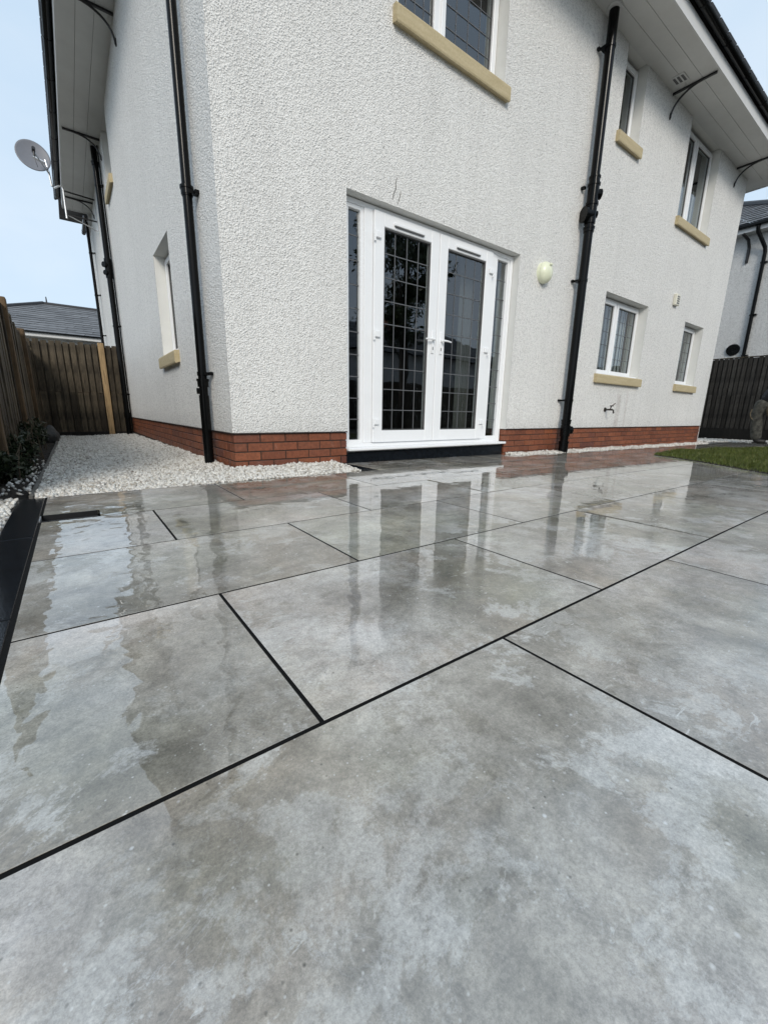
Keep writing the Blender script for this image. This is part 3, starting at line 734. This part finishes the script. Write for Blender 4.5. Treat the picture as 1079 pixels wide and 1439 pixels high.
mb = MB().cyl((4.72, -.115, .20), (4.72, -.115, .36), .068, seg=20).cyl((4.72, -.115, .29), (4.795, -.155, .29), .046, seg=16).cyl((4.79, -.15, .29), (4.81, -.162, .29), .055, seg=16)
mb.build('access_fitting', 'black_pvc', rp, smooth=True)
MB().cyl((4.72, -.115, ZS-.03), (4.72, -.115, ZS-.002), .085, seg=20).build('pipe_flange', 'trim_white', rp, smooth=True)
p1 = downpipe(-.07, .52, -.03, 5.20, .036, (.80, 2.16, 3.6), 'side', 'black downpipe on the side wall nearest the corner', ((2.18, .05), (.72, .06)))
MB().cyl((-.07, .52, -.04), (-.07, .52, .62), .042, seg=18).box(-.125, -.10, .50, .54, .63, .68, .003).build('pipe_shoe', 'black_pvc', p1, smooth=True)
p2 = downpipe(-.085, 6.98, -.12, ZS-.01, .05, (.78, 2.1, 4.55), 'side', 'black soil pipe farther along the side wall', ((4.9, .05), (3.25, .06), (.35, .1)))
mb = MB().cyl((-.085, 6.98, 2.98), (-.085, 6.98, 3.32), .064, seg=18).cyl((-.085, 6.98, 3.2), (-.17, 6.92, 3.2), .05, seg=14).cyl((-.085, 6.98, 3.06), (-.16, 6.92, 3.06), .045, seg=14)
mb.build('access_fitting', 'black_pvc', p2, smooth=True)
MB().tube([(-.028, 6.9, -.05), (-.028, 6.9, ZS)], .012, 6).build('cable', 'black_pvc', p2)
p3 = downpipe(-.10, 10.75, -.12, ZS-.07, .036, (2.4, 3.4, 4.4), 'side', 'thin far black downpipe on the side wall')

# ---- wall things
wl = empty('wall_light', 'round cream bulkhead lamp on white wall right of the french doors', 'wall lamp', (3.97, 0, 2.235))
b = bmesh.new(); bmesh.ops.create_uvsphere(b, u_segments=28, v_segments=16, radius=1)
for v in b.verts: v.co = Vector((3.97+v.co.x*.115, -.035+min(0, v.co.y)*.085+max(0, v.co.y)*.01, 2.235+v.co.z*.125))
mb = MB(); mb.b.free(); mb.b = b; mb.build('lamp_shade', 'cream_glass', wl, smooth='all')
MB().cyl((3.97, -.001, 2.235), (3.97, -.036, 2.235), .122, .118, seg=28).build('lamp_base', 'cream_glass', wl, smooth=True)
MB().box(3.945, 3.995, -.125, -.112, 2.30, 2.325, .005).build('lamp_clip', 'cream_glass', wl)
vn = MB().box(7.97, 8.13, -.055, -.001, 2.47, 2.66, .008).build('wall_vent', 'vent_cream', house)
for k in range(4): MB().box(8.0, 8.10, -.060, -.0555, 2.495+k*.036, 2.515+k*.036, .002).build('vent_louvre', 'seal_grey', vn)
tp = empty('garden_tap', 'small dark outdoor tap on the wall under the kitchen window', 'tap', (6.03, 0, .6))
MB().cyl((6.03, -.001, .6), (6.03, -.014, .6), .034, seg=14).cyl((6.03, -.01, .6), (6.03, -.12, .6), .014, seg=10).tube([(6.03, -.11, .6), (6.03, -.14, .59), (6.03, -.15, .54)], .013, 8).build('tap_body', 'brass_tap', tp, smooth=True)
MB().cyl((6.03, -.085, .6), (6.03, -.10, .65), .009, seg=8).box(6.005, 6.055, -.125, -.085, .65, .668, .004).cyl((6.03, -.105, .655), (6.07, -.14, .70), .008, seg=8).build('tap_handle', 'brass_tap', tp, smooth=True)

for pts in (((1.625, 2.578), (1.612, 2.53), (1.617, 2.49), (1.590, 2.44), (1.580, 2.39)), ((1.674, 2.49), (1.668, 2.45), (1.640, 2.37))):
    MB().tube([(x, -.003, z) for x, z in pts], [.0015]+[.003]*(len(pts)-2)+[.0015], 5).build('wall_crack', 'drip_bead', rear)

# ---- satellite dish
sdh = empty('satellite_dish', 'grey satellite dish on a cranked pole beyond the left eaves', 'satellite dish', (-.55, 9.0, 4.55))
nrm = Vector((.06, -.97, .24)).normalized(); q = nrm.to_track_quat('Z', 'Y'); cc = Vector((-.99, 9.0, 5.58))
mb = MB(); K = 32; rings = []
for j, rr in enumerate((0, .08, .15, .21, .265, .29)):
    rings.append([mb.b.verts.new(cc+q @ Vector((math.cos(2*math.pi*k/K)*rr, math.sin(2*math.pi*k/K)*rr*1.05, rr*rr*.55-.06))) for k in range(K)] if rr else [mb.b.verts.new(cc+q @ Vector((0, 0, -.06)))])
for k in range(K): mb.b.faces.new((rings[0][0], rings[1][k], rings[1][(k+1) % K]))
for j in range(1, 5):
    for k in range(K): mb.b.faces.new((rings[j][k], rings[j+1][k], rings[j+1][(k+1) % K], rings[j][(k+1) % K]))
o = mb.build('reflector', 'dish_grey', sdh, smooth='all'); sm = o.modifiers.new('thick', 'SOLIDIFY'); sm.thickness = .012
f0 = cc+q @ Vector((0, -.10, .28)); lowp = cc+q @ Vector((.22, -.28, -.03))
MB().tube([lowp, f0+Vector((.0, .0, -.03))], .012, 6).build('feed_arm', 'metal_grey', sdh)
MB().cyl(f0-nrm*.05, f0+nrm*.07, .03, seg=12).cyl(f0, f0+Vector((0, 0, -.1)), .02, seg=10).tube([f0+Vector((0, 0, -.08)), f0+Vector((.01, 0, -.2)), f0+Vector((.03, .02, -.28))], .005, 5).build('feed_horn', 'black_iron', sdh)
MB().tube([(-.565, 9, 4.53), (-.56, 9, 5.07), (-.575, 9, 5.13), (-.62, 9, 5.13), (-.72, 9, 5.06), (-.75, 9, 5.09), (-.775, 9, 5.40), (-.80, 9.02, 5.56)], .019, 8).tube([(-.80, 9.02, 5.5), cc-nrm*.06], .03, 8).build('pole', 'zinc', sdh, smooth=True)
for z, zw in ((5.06, 5.03), (4.60, 4.60)): MB().tube([(0, 9.0, zw), (-.58, 9.0, z)], .016, 6).build('bracket_arm', 'black_iron', sdh)
MB().tube([(0, 9.05, 4.42), (-.55, 9.0, 4.60)], .014, 6).build('bracket_arm', 'zinc', sdh)
MB().box(-.012, -.001, 8.93, 9.07, 4.36, 5.1).build('wall_plate', 'zinc', sdh)

# ------------------------------------------------------------------ fences
def board_mesh(wd, h_, th, mat, round_=.004):
    return mesh_of(MB().box(-wd/2, wd/2, -th/2, th/2, 0, h_, round_), mat)
# back fence (across the side passage)
bf = empty('back_fence', 'dark weathered board fence closing the passage behind the house', 'fence', (-.75, 7.42, -.1))
v1 = [board_mesh(.088+.003*k, .96+.01*k, .02, 'fence_wood') for k in range(3)]; v2 = [board_mesh(.085+.004*k, .93+.012*k, .02, 'fence_wood') for k in range(3)]
v3 = [board_mesh(.112, 1.87+.01*k, .016, 'fence_wood') for k in range(2)]
n = 14
for i in range(n):
    x = -1.54+i*.117
    inst('board', v3[i % 2], bf, (x+.058, 7.435, -.14))
    inst('board', v2[i % 3], bf, (x+random.uniform(-.006, .006), 7.395+random.uniform(-.005, .003), -.14), (0, random.uniform(-.012, .012), 0))
    inst('board', v1[(i+1) % 3], bf, (x+random.uniform(-.006, .006), 7.395+random.uniform(-.005, .003), .80+random.uniform(-.008, .008)), (0, random.uniform(-.012, .012), 0))
inst('rail', mesh_of(MB().box(-.8, .85, -.02, .02, -.035, .035, .004), 'fence_wood'), bf, (-.78, 7.475, .80))
inst('rail', mesh_of(MB().box(-.8, .85, -.02, .02, -.02, .02, .004), 'fence_wood'), bf, (-.78, 7.475, 1.70))
inst('gravel_board', mesh_of(MB().box(-.8, .85, -.014, .014, 0, .14, .004), 'gravel_board'), bf, (-.78, 7.375, -.14))
po = inst('post', board_mesh(.105, 1.95, .05, 'new_timber', .006), bf, (-.37, 7.355, -.15)); po['label'] = 'pale new timber post'
# left fence along the soil border
lf = empty('left_fence', 'brown board fence with thick posts along the dark soil border', 'fence', (-1.5, 3.5, -.05))
for (y, h_) in ((.55, 1.66), (2.72, 1.66), (4.95, 1.66)):
    mb = MB().box(-.05, .05, -.05, .05, 0, h_, .012, 2)
    inst('post', mesh_of(mb, 'post_wood'), lf, (-1.485, y, -.05))
bb = [board_mesh(.125, 1.60+.015*k, .02, 'fence_wood', .003) for k in range(3)]
y = -.6; i = 0
while y < 7.3:
    inst('board', bb[i % 3], lf, (-1.49-(i % 2)*.022, y, -.06+random.uniform(-.01, .01)), (random.uniform(-.008, .008), 0, rad(90))); y += .108; i += 1
me = mesh_of(MB().box(-.02, .02, -1.02, 1.02, -.035, .035, .004), 'post_wood')
for y in (1.635, 3.835, 6.02):
    for z in (.22, 1.42): inst('rail', me, lf, (-1.56, y, z))
# right fence
rf_ = empty('right_fence', 'dark grey weathered fence at the far right behind the lawn', 'fence', (14, 0, -.1))
h1 = [board_mesh(.076+.004*k, 1.0+.012*k, .02, 'dark_fence_wood') for k in range(3)]; h2 = [board_mesh(.078+.003*k, 1.02+.01*k, .02, 'dark_fence_wood') for k in range(3)]
h3 = board_mesh(.12, 2.0, .016, 'dark_fence_wood')
n = 60
for i in range(n):
    y = -4.8+i*.108
    inst('board', h3, rf_, (14.04, y+.054, .10), (0, 0, rad(90)))
    inst('board', h2[i % 3], rf_, (14.0, y+random.uniform(-.006, .006), .10), (random.uniform(-.01, .01), 0, rad(90)))
    inst('board', h1[i % 3], rf_, (14.0+random.uniform(0, .006), y+random.uniform(-.006, .006), 1.10+random.uniform(-.01, .01)), (random.uniform(-.01, .01), 0, rad(90)))
inst('rail', mesh_of(MB().box(-.02, .02, -3.7, 3.7, -.035, .035, .004), 'dark_fence_wood'), rf_, (14.075, -1.2, 1.1))
inst('cap_rail', mesh_of(MB().box(-.035, .035, -3.7, 3.7, -.012, .012, .004), 'fence_wood'), rf_, (14.01, -1.2, 2.125))
inst('gravel_board', mesh_of(MB().box(-.02, .02, -3.7, 3.7, 0, .34, .004), 'gravel_board'), rf_, (13.965, -1.2, -.13))

# ------------------------------------------------------------------ lawn
poly = [(5.55, -1.02), (5.9, -.90), (7.3, -.80), (9.9, -1.30), (12.9, -1.35), (12.9, -4.6), (2.6, -4.6), (3.5, -3.5), (4.35, -2.48), (5.05, -1.75), (5.42, -1.3)]
def inpoly(X, Y):
    ins = np.zeros(X.shape, bool); n_ = len(poly)
    for i in range(n_):
        x1, y1 = poly[i]; x2, y2 = poly[(i+1) % n_]
        c_ = ((y1 > Y) != (y2 > Y)) & (X < (x2-x1)*(Y-y1)/(y2-y1+1e-12)+x1); ins ^= c_
    return ins
lb = MB(); zf = lambda x: gz(x)
a = [lb.b.verts.new((x, y, gz(x)-.012)) for x, y in poly]; b_ = [lb.b.verts.new((x, y, gz(x)+.006)) for x, y in poly]
for i in range(len(poly)): lb.b.faces.new((a[i], a[(i+1) % len(poly)], b_[(i+1) % len(poly)], b_[i]))
lb.b.faces.new(b_)
tag(lb.build('lawn_turf', 'soil'), kind='structure')
n_ = 150000
X = rng.uniform(2.6, 12.9, n_); Y = -4.6+3.8*rng.uniform(0, 1, n_)**.75; ok = inpoly(X, Y); X, Y = X[ok], Y[ok]; n_ = len(X)
Z = -SL*np.clip(X-1.5, 0, 99)+.003; h_ = rng.uniform(.025, .065, n_)*(.8+.35*np.sin(X*4)*np.sin(Y*5)); an = rng.uniform(0, 6.28, n_); wd = rng.uniform(.0022, .0045, n_)
lx = rng.normal(0, .4, n_)*h_; ly = rng.normal(0, .4, n_)*h_
P = np.stack([np.stack([X-np.cos(an)*wd, Y-np.sin(an)*wd, Z], 1), np.stack([X+np.cos(an)*wd, Y+np.sin(an)*wd, Z], 1), np.stack([X+lx, Y+ly, Z+h_], 1)], 1).reshape(-1, 3)
tag(mesh_np('lawn_grass', P, np.arange(n_*3).reshape(-1, 3), 'grass', False), kind='stuff')

# ------------------------------------------------------------------ shrubs, rock in the soil border
def leaves(n, centre, radii, size, droop=.3, shell=.4):
    c_ = np.array(centre); u = rng.normal(size=(n, 3)); u /= np.linalg.norm(u, axis=1)[:, None]
    rr = (shell+(1-shell)*rng.uniform(0, 1, (n, 1))); ctr = c_+u*rr*np.array(radii)
    a = rng.normal(size=(n, 3))+u*.6; a[:, 2] -= droop; a /= np.linalg.norm(a, axis=1)[:, None]
    b = np.cross(a, rng.normal(size=(n, 3))); b /= np.linalg.norm(b, axis=1)[:, None]
    s = size*rng.uniform(.6, 1.3, (n, 1))
    return np.stack([ctr-a*s, ctr+b*s*.38, ctr+a*s, ctr-b*s*.38], 1).reshape(-1, 3), np.arange(n*4).reshape(-1, 4)
def child_np(name, parts, mat, parent):
    P, F = merge(parts); o = mesh_np(name, P, F, mat, False); o.parent = parent; o.data.transform(Matrix.Translation(-base_of(parent))); return o
SH = [((-1.44, .35, 0), .16, .20, 'low dark leafy plant at the near end of the soil border'),
      ((-1.42, 1.25, 0), .17, .30, 'dark bushy plant with upright twigs in the soil border'),
      ((-1.40, 2.2, 0), .18, .34, 'dark twiggy shrub in front of the first thick fence post'),
      ((-1.42, 3.5, 0), .16, .26, 'small dark shrub between the two fence posts in the soil border')]
for (c_, r_, h_, lab) in SH:
    s_ = empty('shrub', lab, 'shrub', (c_[0], c_[1], -.02), 'shrubs in the soil border')
    child_np('foliage', [leaves(260, (c_[0]+random.uniform(-.1, .06), c_[1]+random.uniform(-.25, .25), h_*random.uniform(.35, .7)), (r_*.55, r_*1.1, h_*.5), .026) for k in range(4)], 'shrub_leaf', s_)
    for k in range(9):
        a = random.uniform(0, 6.28); x, y = c_[0]+.07*math.cos(a), c_[1]+.2*math.sin(a)
        MB().tube([(x, y, -.04), (x+random.uniform(-.03, .03), y+random.uniform(-.05, .05), h_*.6), (x+random.uniform(-.06, .05), y+random.uniform(-.1, .1), h_*random.uniform(.9, 1.35))], [.006, .004, .002], 5).build('twig', 'twig', s_)
b = bmesh.new(); bmesh.ops.create_icosphere(b, subdivisions=3, radius=1)
for v in b.verts:
    k = 1+.12*math.sin(v.co.x*5+1)*math.cos(v.co.y*4)+.06*math.sin(v.co.z*9); v.co = Vector((-1.36+v.co.x*.13*k, 5.35+v.co.y*.2*k, .02+v.co.z*.17*k))
mb = MB(); mb.b.free(); mb.b = b
tag(mb.build('rock', 'rock', smooth='all'), 'dark rounded rock at the far end of the soil border', 'rock')
lm_ = mesh_of(MB().prism([(-.03, 0), (-.008, .014), (.02, .012), (.035, 0), (.015, -.013), (-.012, -.012)], 0, .002), 'post_wood')

# ------------------------------------------------------------------ houses beyond
def courses(mb, A, B, Cc, Dd, n, th=.03, cols=0):
    """overlapping rows of slates from eave A-B up to Dd-Cc"""
    A, B, Cc, Dd = map(Vector, (A, B, Cc, Dd)); nn = (B-A).cross(Dd-A).normalized()
    if nn.z < 0: nn = -nn
    for i in range(n):
        t0, t1 = i/n, min(1, (i+1.25)/n)
        p, q_, r_, s_ = A.lerp(Dd, t0), B.lerp(Cc, t0), B.lerp(Cc, t1), A.lerp(Dd, t1)
        k = max(1, int((q_-p).length/cols)) if cols else 1
        for j in range(k):
            o = (.5*(i % 2))/k; u0, u1 = max(0, (j-o)/k) if j else 0, min(1, (j+1-o)/k) if j < k-1 else 1
            a1, b1, c1_, d1 = p.lerp(q_, u0), p.lerp(q_, u1), s_.lerp(r_, u1), s_.lerp(r_, u0)
            if (b1-a1).length < .01: continue
            g_ = (b1-a1)*(.006/max(.02, (b1-a1).length)); up_ = nn*(th+random.uniform(-.004, .006))
            va = [mb.b.verts.new(v) for v in (a1+up_+g_, b1+up_-g_, c1_+nn*.004-g_, d1+nn*.004+g_)]
            mb.b.faces.new(va)
    return mb
# bungalow-like house behind the back fence
hb = empty('house', 'white house with grey hipped slate roof seen over the back fence', 'house', (2, 22, 0))
ez, rz = 3.28, 5.04
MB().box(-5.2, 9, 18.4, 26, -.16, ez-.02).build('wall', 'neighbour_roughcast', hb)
mb = MB(); e1, e2, e3, e4 = (-5.7, 18, ez), (9.5, 18, ez), (9.5, 26.4, ez), (-5.7, 26.4, ez); q1, q2 = (-1.43, 22.2, rz), (5.3, 22.2, rz)
courses(mb, e1, e2, q2, q1, 14, .022, .6); courses(mb, e4, e1, q1, q1, 14, .022, .6)
mb.quad(e2, e3, q2).quad(e3, e4, q1, q2)
tag(mb.build('roof', 'roof_slate', hb, recalc=False), kind='stuff')
MB().tube([Vector(e1)+Vector((0, 0, .03)), Vector(q1)+Vector((0, 0, .05))], .07, 6).tube([Vector(q1)+Vector((0, 0, .03)), Vector(q2)+Vector((0, 0, .03))], .07, 6).build('ridge', 'roof_tile_dark', hb)
MB().cyl((-1.3, 22.2, rz), (-1.3, 22.2, rz+.32), .035, .02, seg=8).build('finial', 'roof_tile_dark', hb)
MB().box(-5.75, 9.5, 17.93, 17.98, ez-.17, ez-.03).build('fascia', 'trim_white', hb)
MB().box(-5.7, 9.5, 17.99, 18.4, ez-.17, ez-.15).build('soffit', 'soffit_white', hb)
MB().box(-5.75, 9.5, 17.86, 17.925, ez-.05, ez+.012).build('gutter', 'black_pvc', hb)
mb = MB().box(-.45, .15, 18.36, 18.42, 2.2, 3.02); mb.build('window', 'seal_grey', hb)
# neighbour on the right
hr = empty('house', 'neighbouring white house with grey hipped roof beyond the right fence', 'house', (22, 6, 0))
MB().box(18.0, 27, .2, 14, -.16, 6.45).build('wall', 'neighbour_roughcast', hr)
mb = MB(); ez = 6.70; x0, y0 = 17.6, -.2; k = .545
e1, e2 = (x0, y0, ez), (x0, 14.4, ez); q1, q2 = (22.5, 4.7, ez+4.9*k), (22.5, 9.5, ez+4.9*k); e3, e4 = (27.4, y0, ez), (27.4, 14.4, ez)
courses(mb, e2, e1, q1, q2, 17, .034, .33); courses(mb, e1, e3, q1, q1, 17, .034, .33); mb.quad(e3, e4, q2, q1).quad(e4, e2, q2)
tag(mb.build('roof', 'roof_slate', hr, recalc=False), kind='stuff')
MB().tube([Vector(e1)+Vector((0, 0, .04)), Vector(q1)+Vector((0, 0, .05))], .10, 7).tube([Vector(q1)+Vector((0, 0, .04)), Vector(q2)+Vector((0, 0, .04))], .10, 7).build('ridge', 'roof_tile_dark', hr)
MB().box(x0+.06, x0+.085, y0+.1, 14.3, 6.46, 6.66).build('fascia', 'trim_white', hr)
MB().box(x0+.086, 18.0, y0+.1, 14.3, 6.455, 6.475).build('soffit', 'soffit_white', hr)
MB().box(x0-.07, x0+.055, y0, 14.3, 6.58, 6.69, .02).build('gutter', 'black_pvc', hr)
mb = MB().tube([(17.62, 1.58, 6.58), (17.64, 1.56, 6.42), (17.9, 1.36, 5.95), (17.93, 1.34, 5.8), (17.93, 1.34, -.1)], .055, 10); dp = mb.build('downpipe', 'black_pvc', hr, smooth=True)
for z in (5.5, 3.9, 2.6): MB().box(17.88, 18.0, 1.22, 1.40, z-.02, z+.02).build('pipe_clip', 'black_pvc', dp)
MB().tube([(17.64, 1.95, 6.44), (17.86, 1.83, 6.28), (17.97, 1.80, 6.05), (17.98, 1.80, 5.6)], .045, 6).build('eaves_bracket', 'black_iron', hr)
MB().cyl((17.999, 1.69, 2.83), (17.95, 1.69, 2.83), .20, .18, seg=20).build('vent_cover', 'black_pvc', hr)

# ------------------------------------------------------------------ person at the right edge
pe_ = empty('person', 'person in dark padded jacket and muddy grey work trousers standing by the right fence', 'person', (12.3, -.75, -.09))
FX, FYY = 12.25, -.66
plain('trouser', (.082, .078, .064), .9, .75, 13, .02, 18)
t = MT('jacket'); p = t.obj(); vq = t.n('ShaderNodeTexVoronoi', {'Vector': p, 'Scale': 16.0})
t.set(Base_Color=t.ramp(vq.outputs['Distance'], [(.15, (.11, .11, .115)), (.3, (.012, .012, .014))]), Roughness=.6, Normal=t.bump(t.noise(p, 22, 3), 1, .02)); M['jacket'] = t.m
plain('skin', (.35, .20, .14), .55, .1)
plain('hair', (.03, .02, .015), .6, .3, 60)
plain('boot', (.014, .012, .010), .45, .3, 20)
plain('canvas', (.16, .125, .075), .8, .2, 30)
def skin(name, verts, edges, mat, parent, sub=2):
    me = bpy.data.meshes.new(name); b0 = base_of(parent)
    me.from_pydata([Vector(v[:3])-b0 for v in verts], edges, []); me.materials.append(M[mat])
    o = bpy.data.objects.new(name, me); COL.objects.link(o); o.parent = parent
    md = o.modifiers.new('skin', 'SKIN'); md.use_smooth_shade = True
    for i, v in enumerate(verts):
        sv_ = me.skin_vertices[0].data[i]; r_ = v[3]; sv_.radius = r_ if hasattr(r_, '__len__') else (r_, r_); sv_.use_root = (i == 0)
    ss = o.modifiers.new('sub', 'SUBSURF'); ss.levels = sub; ss.render_levels = sub
    return o
# screen-right at that spot is roughly (+.55,-.84): the person faces that way
dX, dY = .45, -.89
def pp(s_, z, t_=0.0):
    s_ -= .15*min(1, max(0, (z-.05)/.75))
    return (FX+.03+dX*s_+dY*-t_*.0+t_*.89, FYY+.0+dY*s_+t_*.45, z-.09)
hips = pp(.22, .92)
body = [(*hips, .13), (*pp(.30, 1.14), (.13, .11)), (*pp(.42, 1.36), (.19, .14)), (*pp(.50, 1.46), .06), (*pp(.57, 1.58), (.085, .10)), (*pp(.59, 1.69), (.075, .09)),
        (*pp(.12, .86, .02), .115), (*pp(.06, .47, .02), .085), (*pp(.02, .12, .02), .045), (*pp(.08, .06, .02), .035),
        (*pp(.36, .86, -.05), .115), (*pp(.52, .48, -.05), .085), (*pp(.56, .12, -.05), .045), (*pp(.62, .06, -.05), .035)]
skin('body', body, [(0, 1), (1, 2), (2, 3), (3, 4), (4, 5), (0, 6), (6, 7), (7, 8), (8, 9), (0, 10), (10, 11), (11, 12), (12, 13)], 'skin', pe_)
skin('trousers', [(*hips, (.20, .185)), (*pp(.11, .84, .02), .15), (*pp(.06, .66, .02), .135), (*pp(.045, .47, .02), .118), (*pp(.035, .30, .02), .122), (*pp(.025, .075, .02), .105), (*pp(.37, .84, -.05), .135), (*pp(.50, .50, -.05), .10), (*pp(.55, .08, -.05), .09), (*pp(.24, 1.04), (.19, .175))],
     [(0, 1), (1, 2), (2, 3), (3, 4), (4, 5), (0, 6), (6, 7), (7, 8), (0, 9)], 'trouser', pe_)
skin('jacket', [(*pp(.235, .90), (.225, .21)), (*pp(.29, 1.13), (.215, .19)), (*pp(.42, 1.38), (.20, .16)), (*pp(.50, 1.475), .08),
     (*pp(.36, 1.38, -.2), .075), (*pp(.42, 1.12, -.25), .062), (*pp(.56, .98, -.2), .052), (*pp(.42, 1.38, .2), .075), (*pp(.48, 1.12, .25), .062), (*pp(.62, .98, .2), .052)],
     [(0, 1), (1, 2), (2, 3), (2, 4), (4, 5), (5, 6), (2, 7), (7, 8), (8, 9)], 'jacket', pe_)
for (sx_, st) in ((.56, -.2), (.62, .2)):
    c_ = pp(sx_+.05, .94, st)
    hv = [(*c_, .036), (*pp(sx_+.10, .915, st), .033)]; ee = [(0, 1)]
    for f_ in range(4):
        i0 = len(hv); off = (f_-1.5)*.02
        hv += [(*pp(sx_+.135, .895, st+off), .010), (*pp(sx_+.165, .865-.004*abs(f_-1), st+off), .009), (*pp(sx_+.165, .835, st+off), .008)]; ee += [(1, i0), (i0, i0+1), (i0+1, i0+2)]
    i0 = len(hv); hv += [(*pp(sx_+.08, .90, st-.05), .011), (*pp(sx_+.11, .87, st-.055), .009)]; ee += [(0, i0), (i0, i0+1)]
    skin('hand', hv, ee, 'skin', pe_, 1)
skin('hair', [(*pp(.555, 1.66), (.09, .10)), (*pp(.575, 1.73), (.085, .095)), (*pp(.53, 1.60), (.075, .085))], [(0, 1), (0, 2)], 'hair', pe_)
hd = pp(.60, 1.64)
for e in (-.033, .033):
    c_ = pp(.665, 1.645, e); MB().cyl(c_, Vector(c_)+Vector((dX*.006, dY*.006, 0)), .010, seg=8).build('eye', 'hair', pe_)
c_ = pp(.685, 1.61); MB().cyl(pp(.66, 1.64), pp(.70, 1.605), .008, .015, seg=8).build('nose', 'skin', pe_)
for (s_, t_) in ((.0, .02), (.54, -.05)):
    skin('boot', [(*pp(s_+.015, .15, t_), .075), (*pp(s_+.01, .065, t_), .070), (*pp(s_+.10, .05, t_), .058), (*pp(s_+.21, .042, t_), .05)], [(0, 1), (1, 2), (2, 3)], 'boot', pe_)
    a = pp(s_-.06, .005, t_); MB().tube([pp(s_-.05, .012, t_), pp(s_+.24, .012, t_)], .02, 6).build('boot_sole', 'boot', pe_)
skin('tool_pouch', [(*pp(.26, .92, -.17), (.07, .09)), (*pp(.27, .78, -.18), (.08, .10)), (*pp(.28, .62, -.18), (.06, .08))], [(0, 1), (1, 2)], 'canvas', pe_)
MB().tube([pp(-.06, .80, -.1), pp(-.10, .70, -.1), pp(-.095, .62, -.1), pp(-.06, .56, -.1)], .010, 6).build('strap', 'canvas', pe_)

# ------------------------------------------------------------------ what the glass reflects: the far side of the garden
ff = empty('garden_fence', 'brown board fence across the far side of the garden behind the camera', 'fence', (4, -10.5, -.16))
me = board_mesh(.14, 1.85, .02, 'fence_wood')
for i in range(150): inst('board', me, ff, (-6+i*.145, -10.5+(i % 2)*.02, -.16))
tr_ = empty('garden_tree', 'broad leafy tree standing in front of the far garden fence', 'tree', (8.6, -8.3, -.16))
MB().tube([(8.6, -8.3, -.2), (8.65, -8.3, 1.4), (8.55, -8.25, 2.8), (8.7, -8.3, 4.2), (8.6, -8.3, 6.0)], [.20, .16, .14, .09, .03], 10).build('trunk', 'bark', tr_, smooth='all')
parts = []
for k in range(34):
    a = random.uniform(0, 6.28); rr = random.uniform(.2, 2.0); z = random.uniform(3.0, 6.6); rr *= 1-.35*abs(z-4.6)/2
    c_ = (8.6+rr*math.cos(a), -8.3+rr*math.sin(a), z)
    parts.append(leaves(240, c_, (.62, .62, .42), .085, .2, .2))
    if k < 14: MB().tube([(8.6, -8.3, 2.2+.15*k), ((8.6+c_[0])/2, (c_[1]-8.3)/2, z*.8), c_], [.05, .03, .01], 6).build('limb', 'bark', tr_)
child_np('crown', parts, 'tree_leaf', tr_)
ho = empty('house', 'white house with dark roof across the far side of the garden behind the camera', 'house', (14, -24, 0))
MB().box(4, 30, -28, -20, -.16, 4.4).build('wall', 'neighbour_roughcast', ho)
mb = MB(); courses(mb, (3.5, -19.5, 4.4), (30.5, -19.5, 4.4), (26, -24, 6.9), (8, -24, 6.9), 16, .04); mb.quad((3.5, -28.5, 4.4), (3.5, -19.5, 4.4), (8, -24, 6.9)).quad((30.5, -28.5, 4.4), (30.5, -19.5, 4.4), (26, -24, 6.9)).quad((3.5, -28.5, 4.4), (30.5, -28.5, 4.4), (26, -24, 6.9), (8, -24, 6.9))
tag(mb.build('roof', 'roof_slate', ho, recalc=False), kind='stuff')
MB().box(19.5, 20.3, -24.4, -23.6, 6.2, 7.9).build('chimney', 'brick', ho)
for x in (8, 12, 16.5, 22): MB().box(x, x+1.3, -20.05, -19.97, 1.2, 2.5).build('window', 'seal_grey', ho)
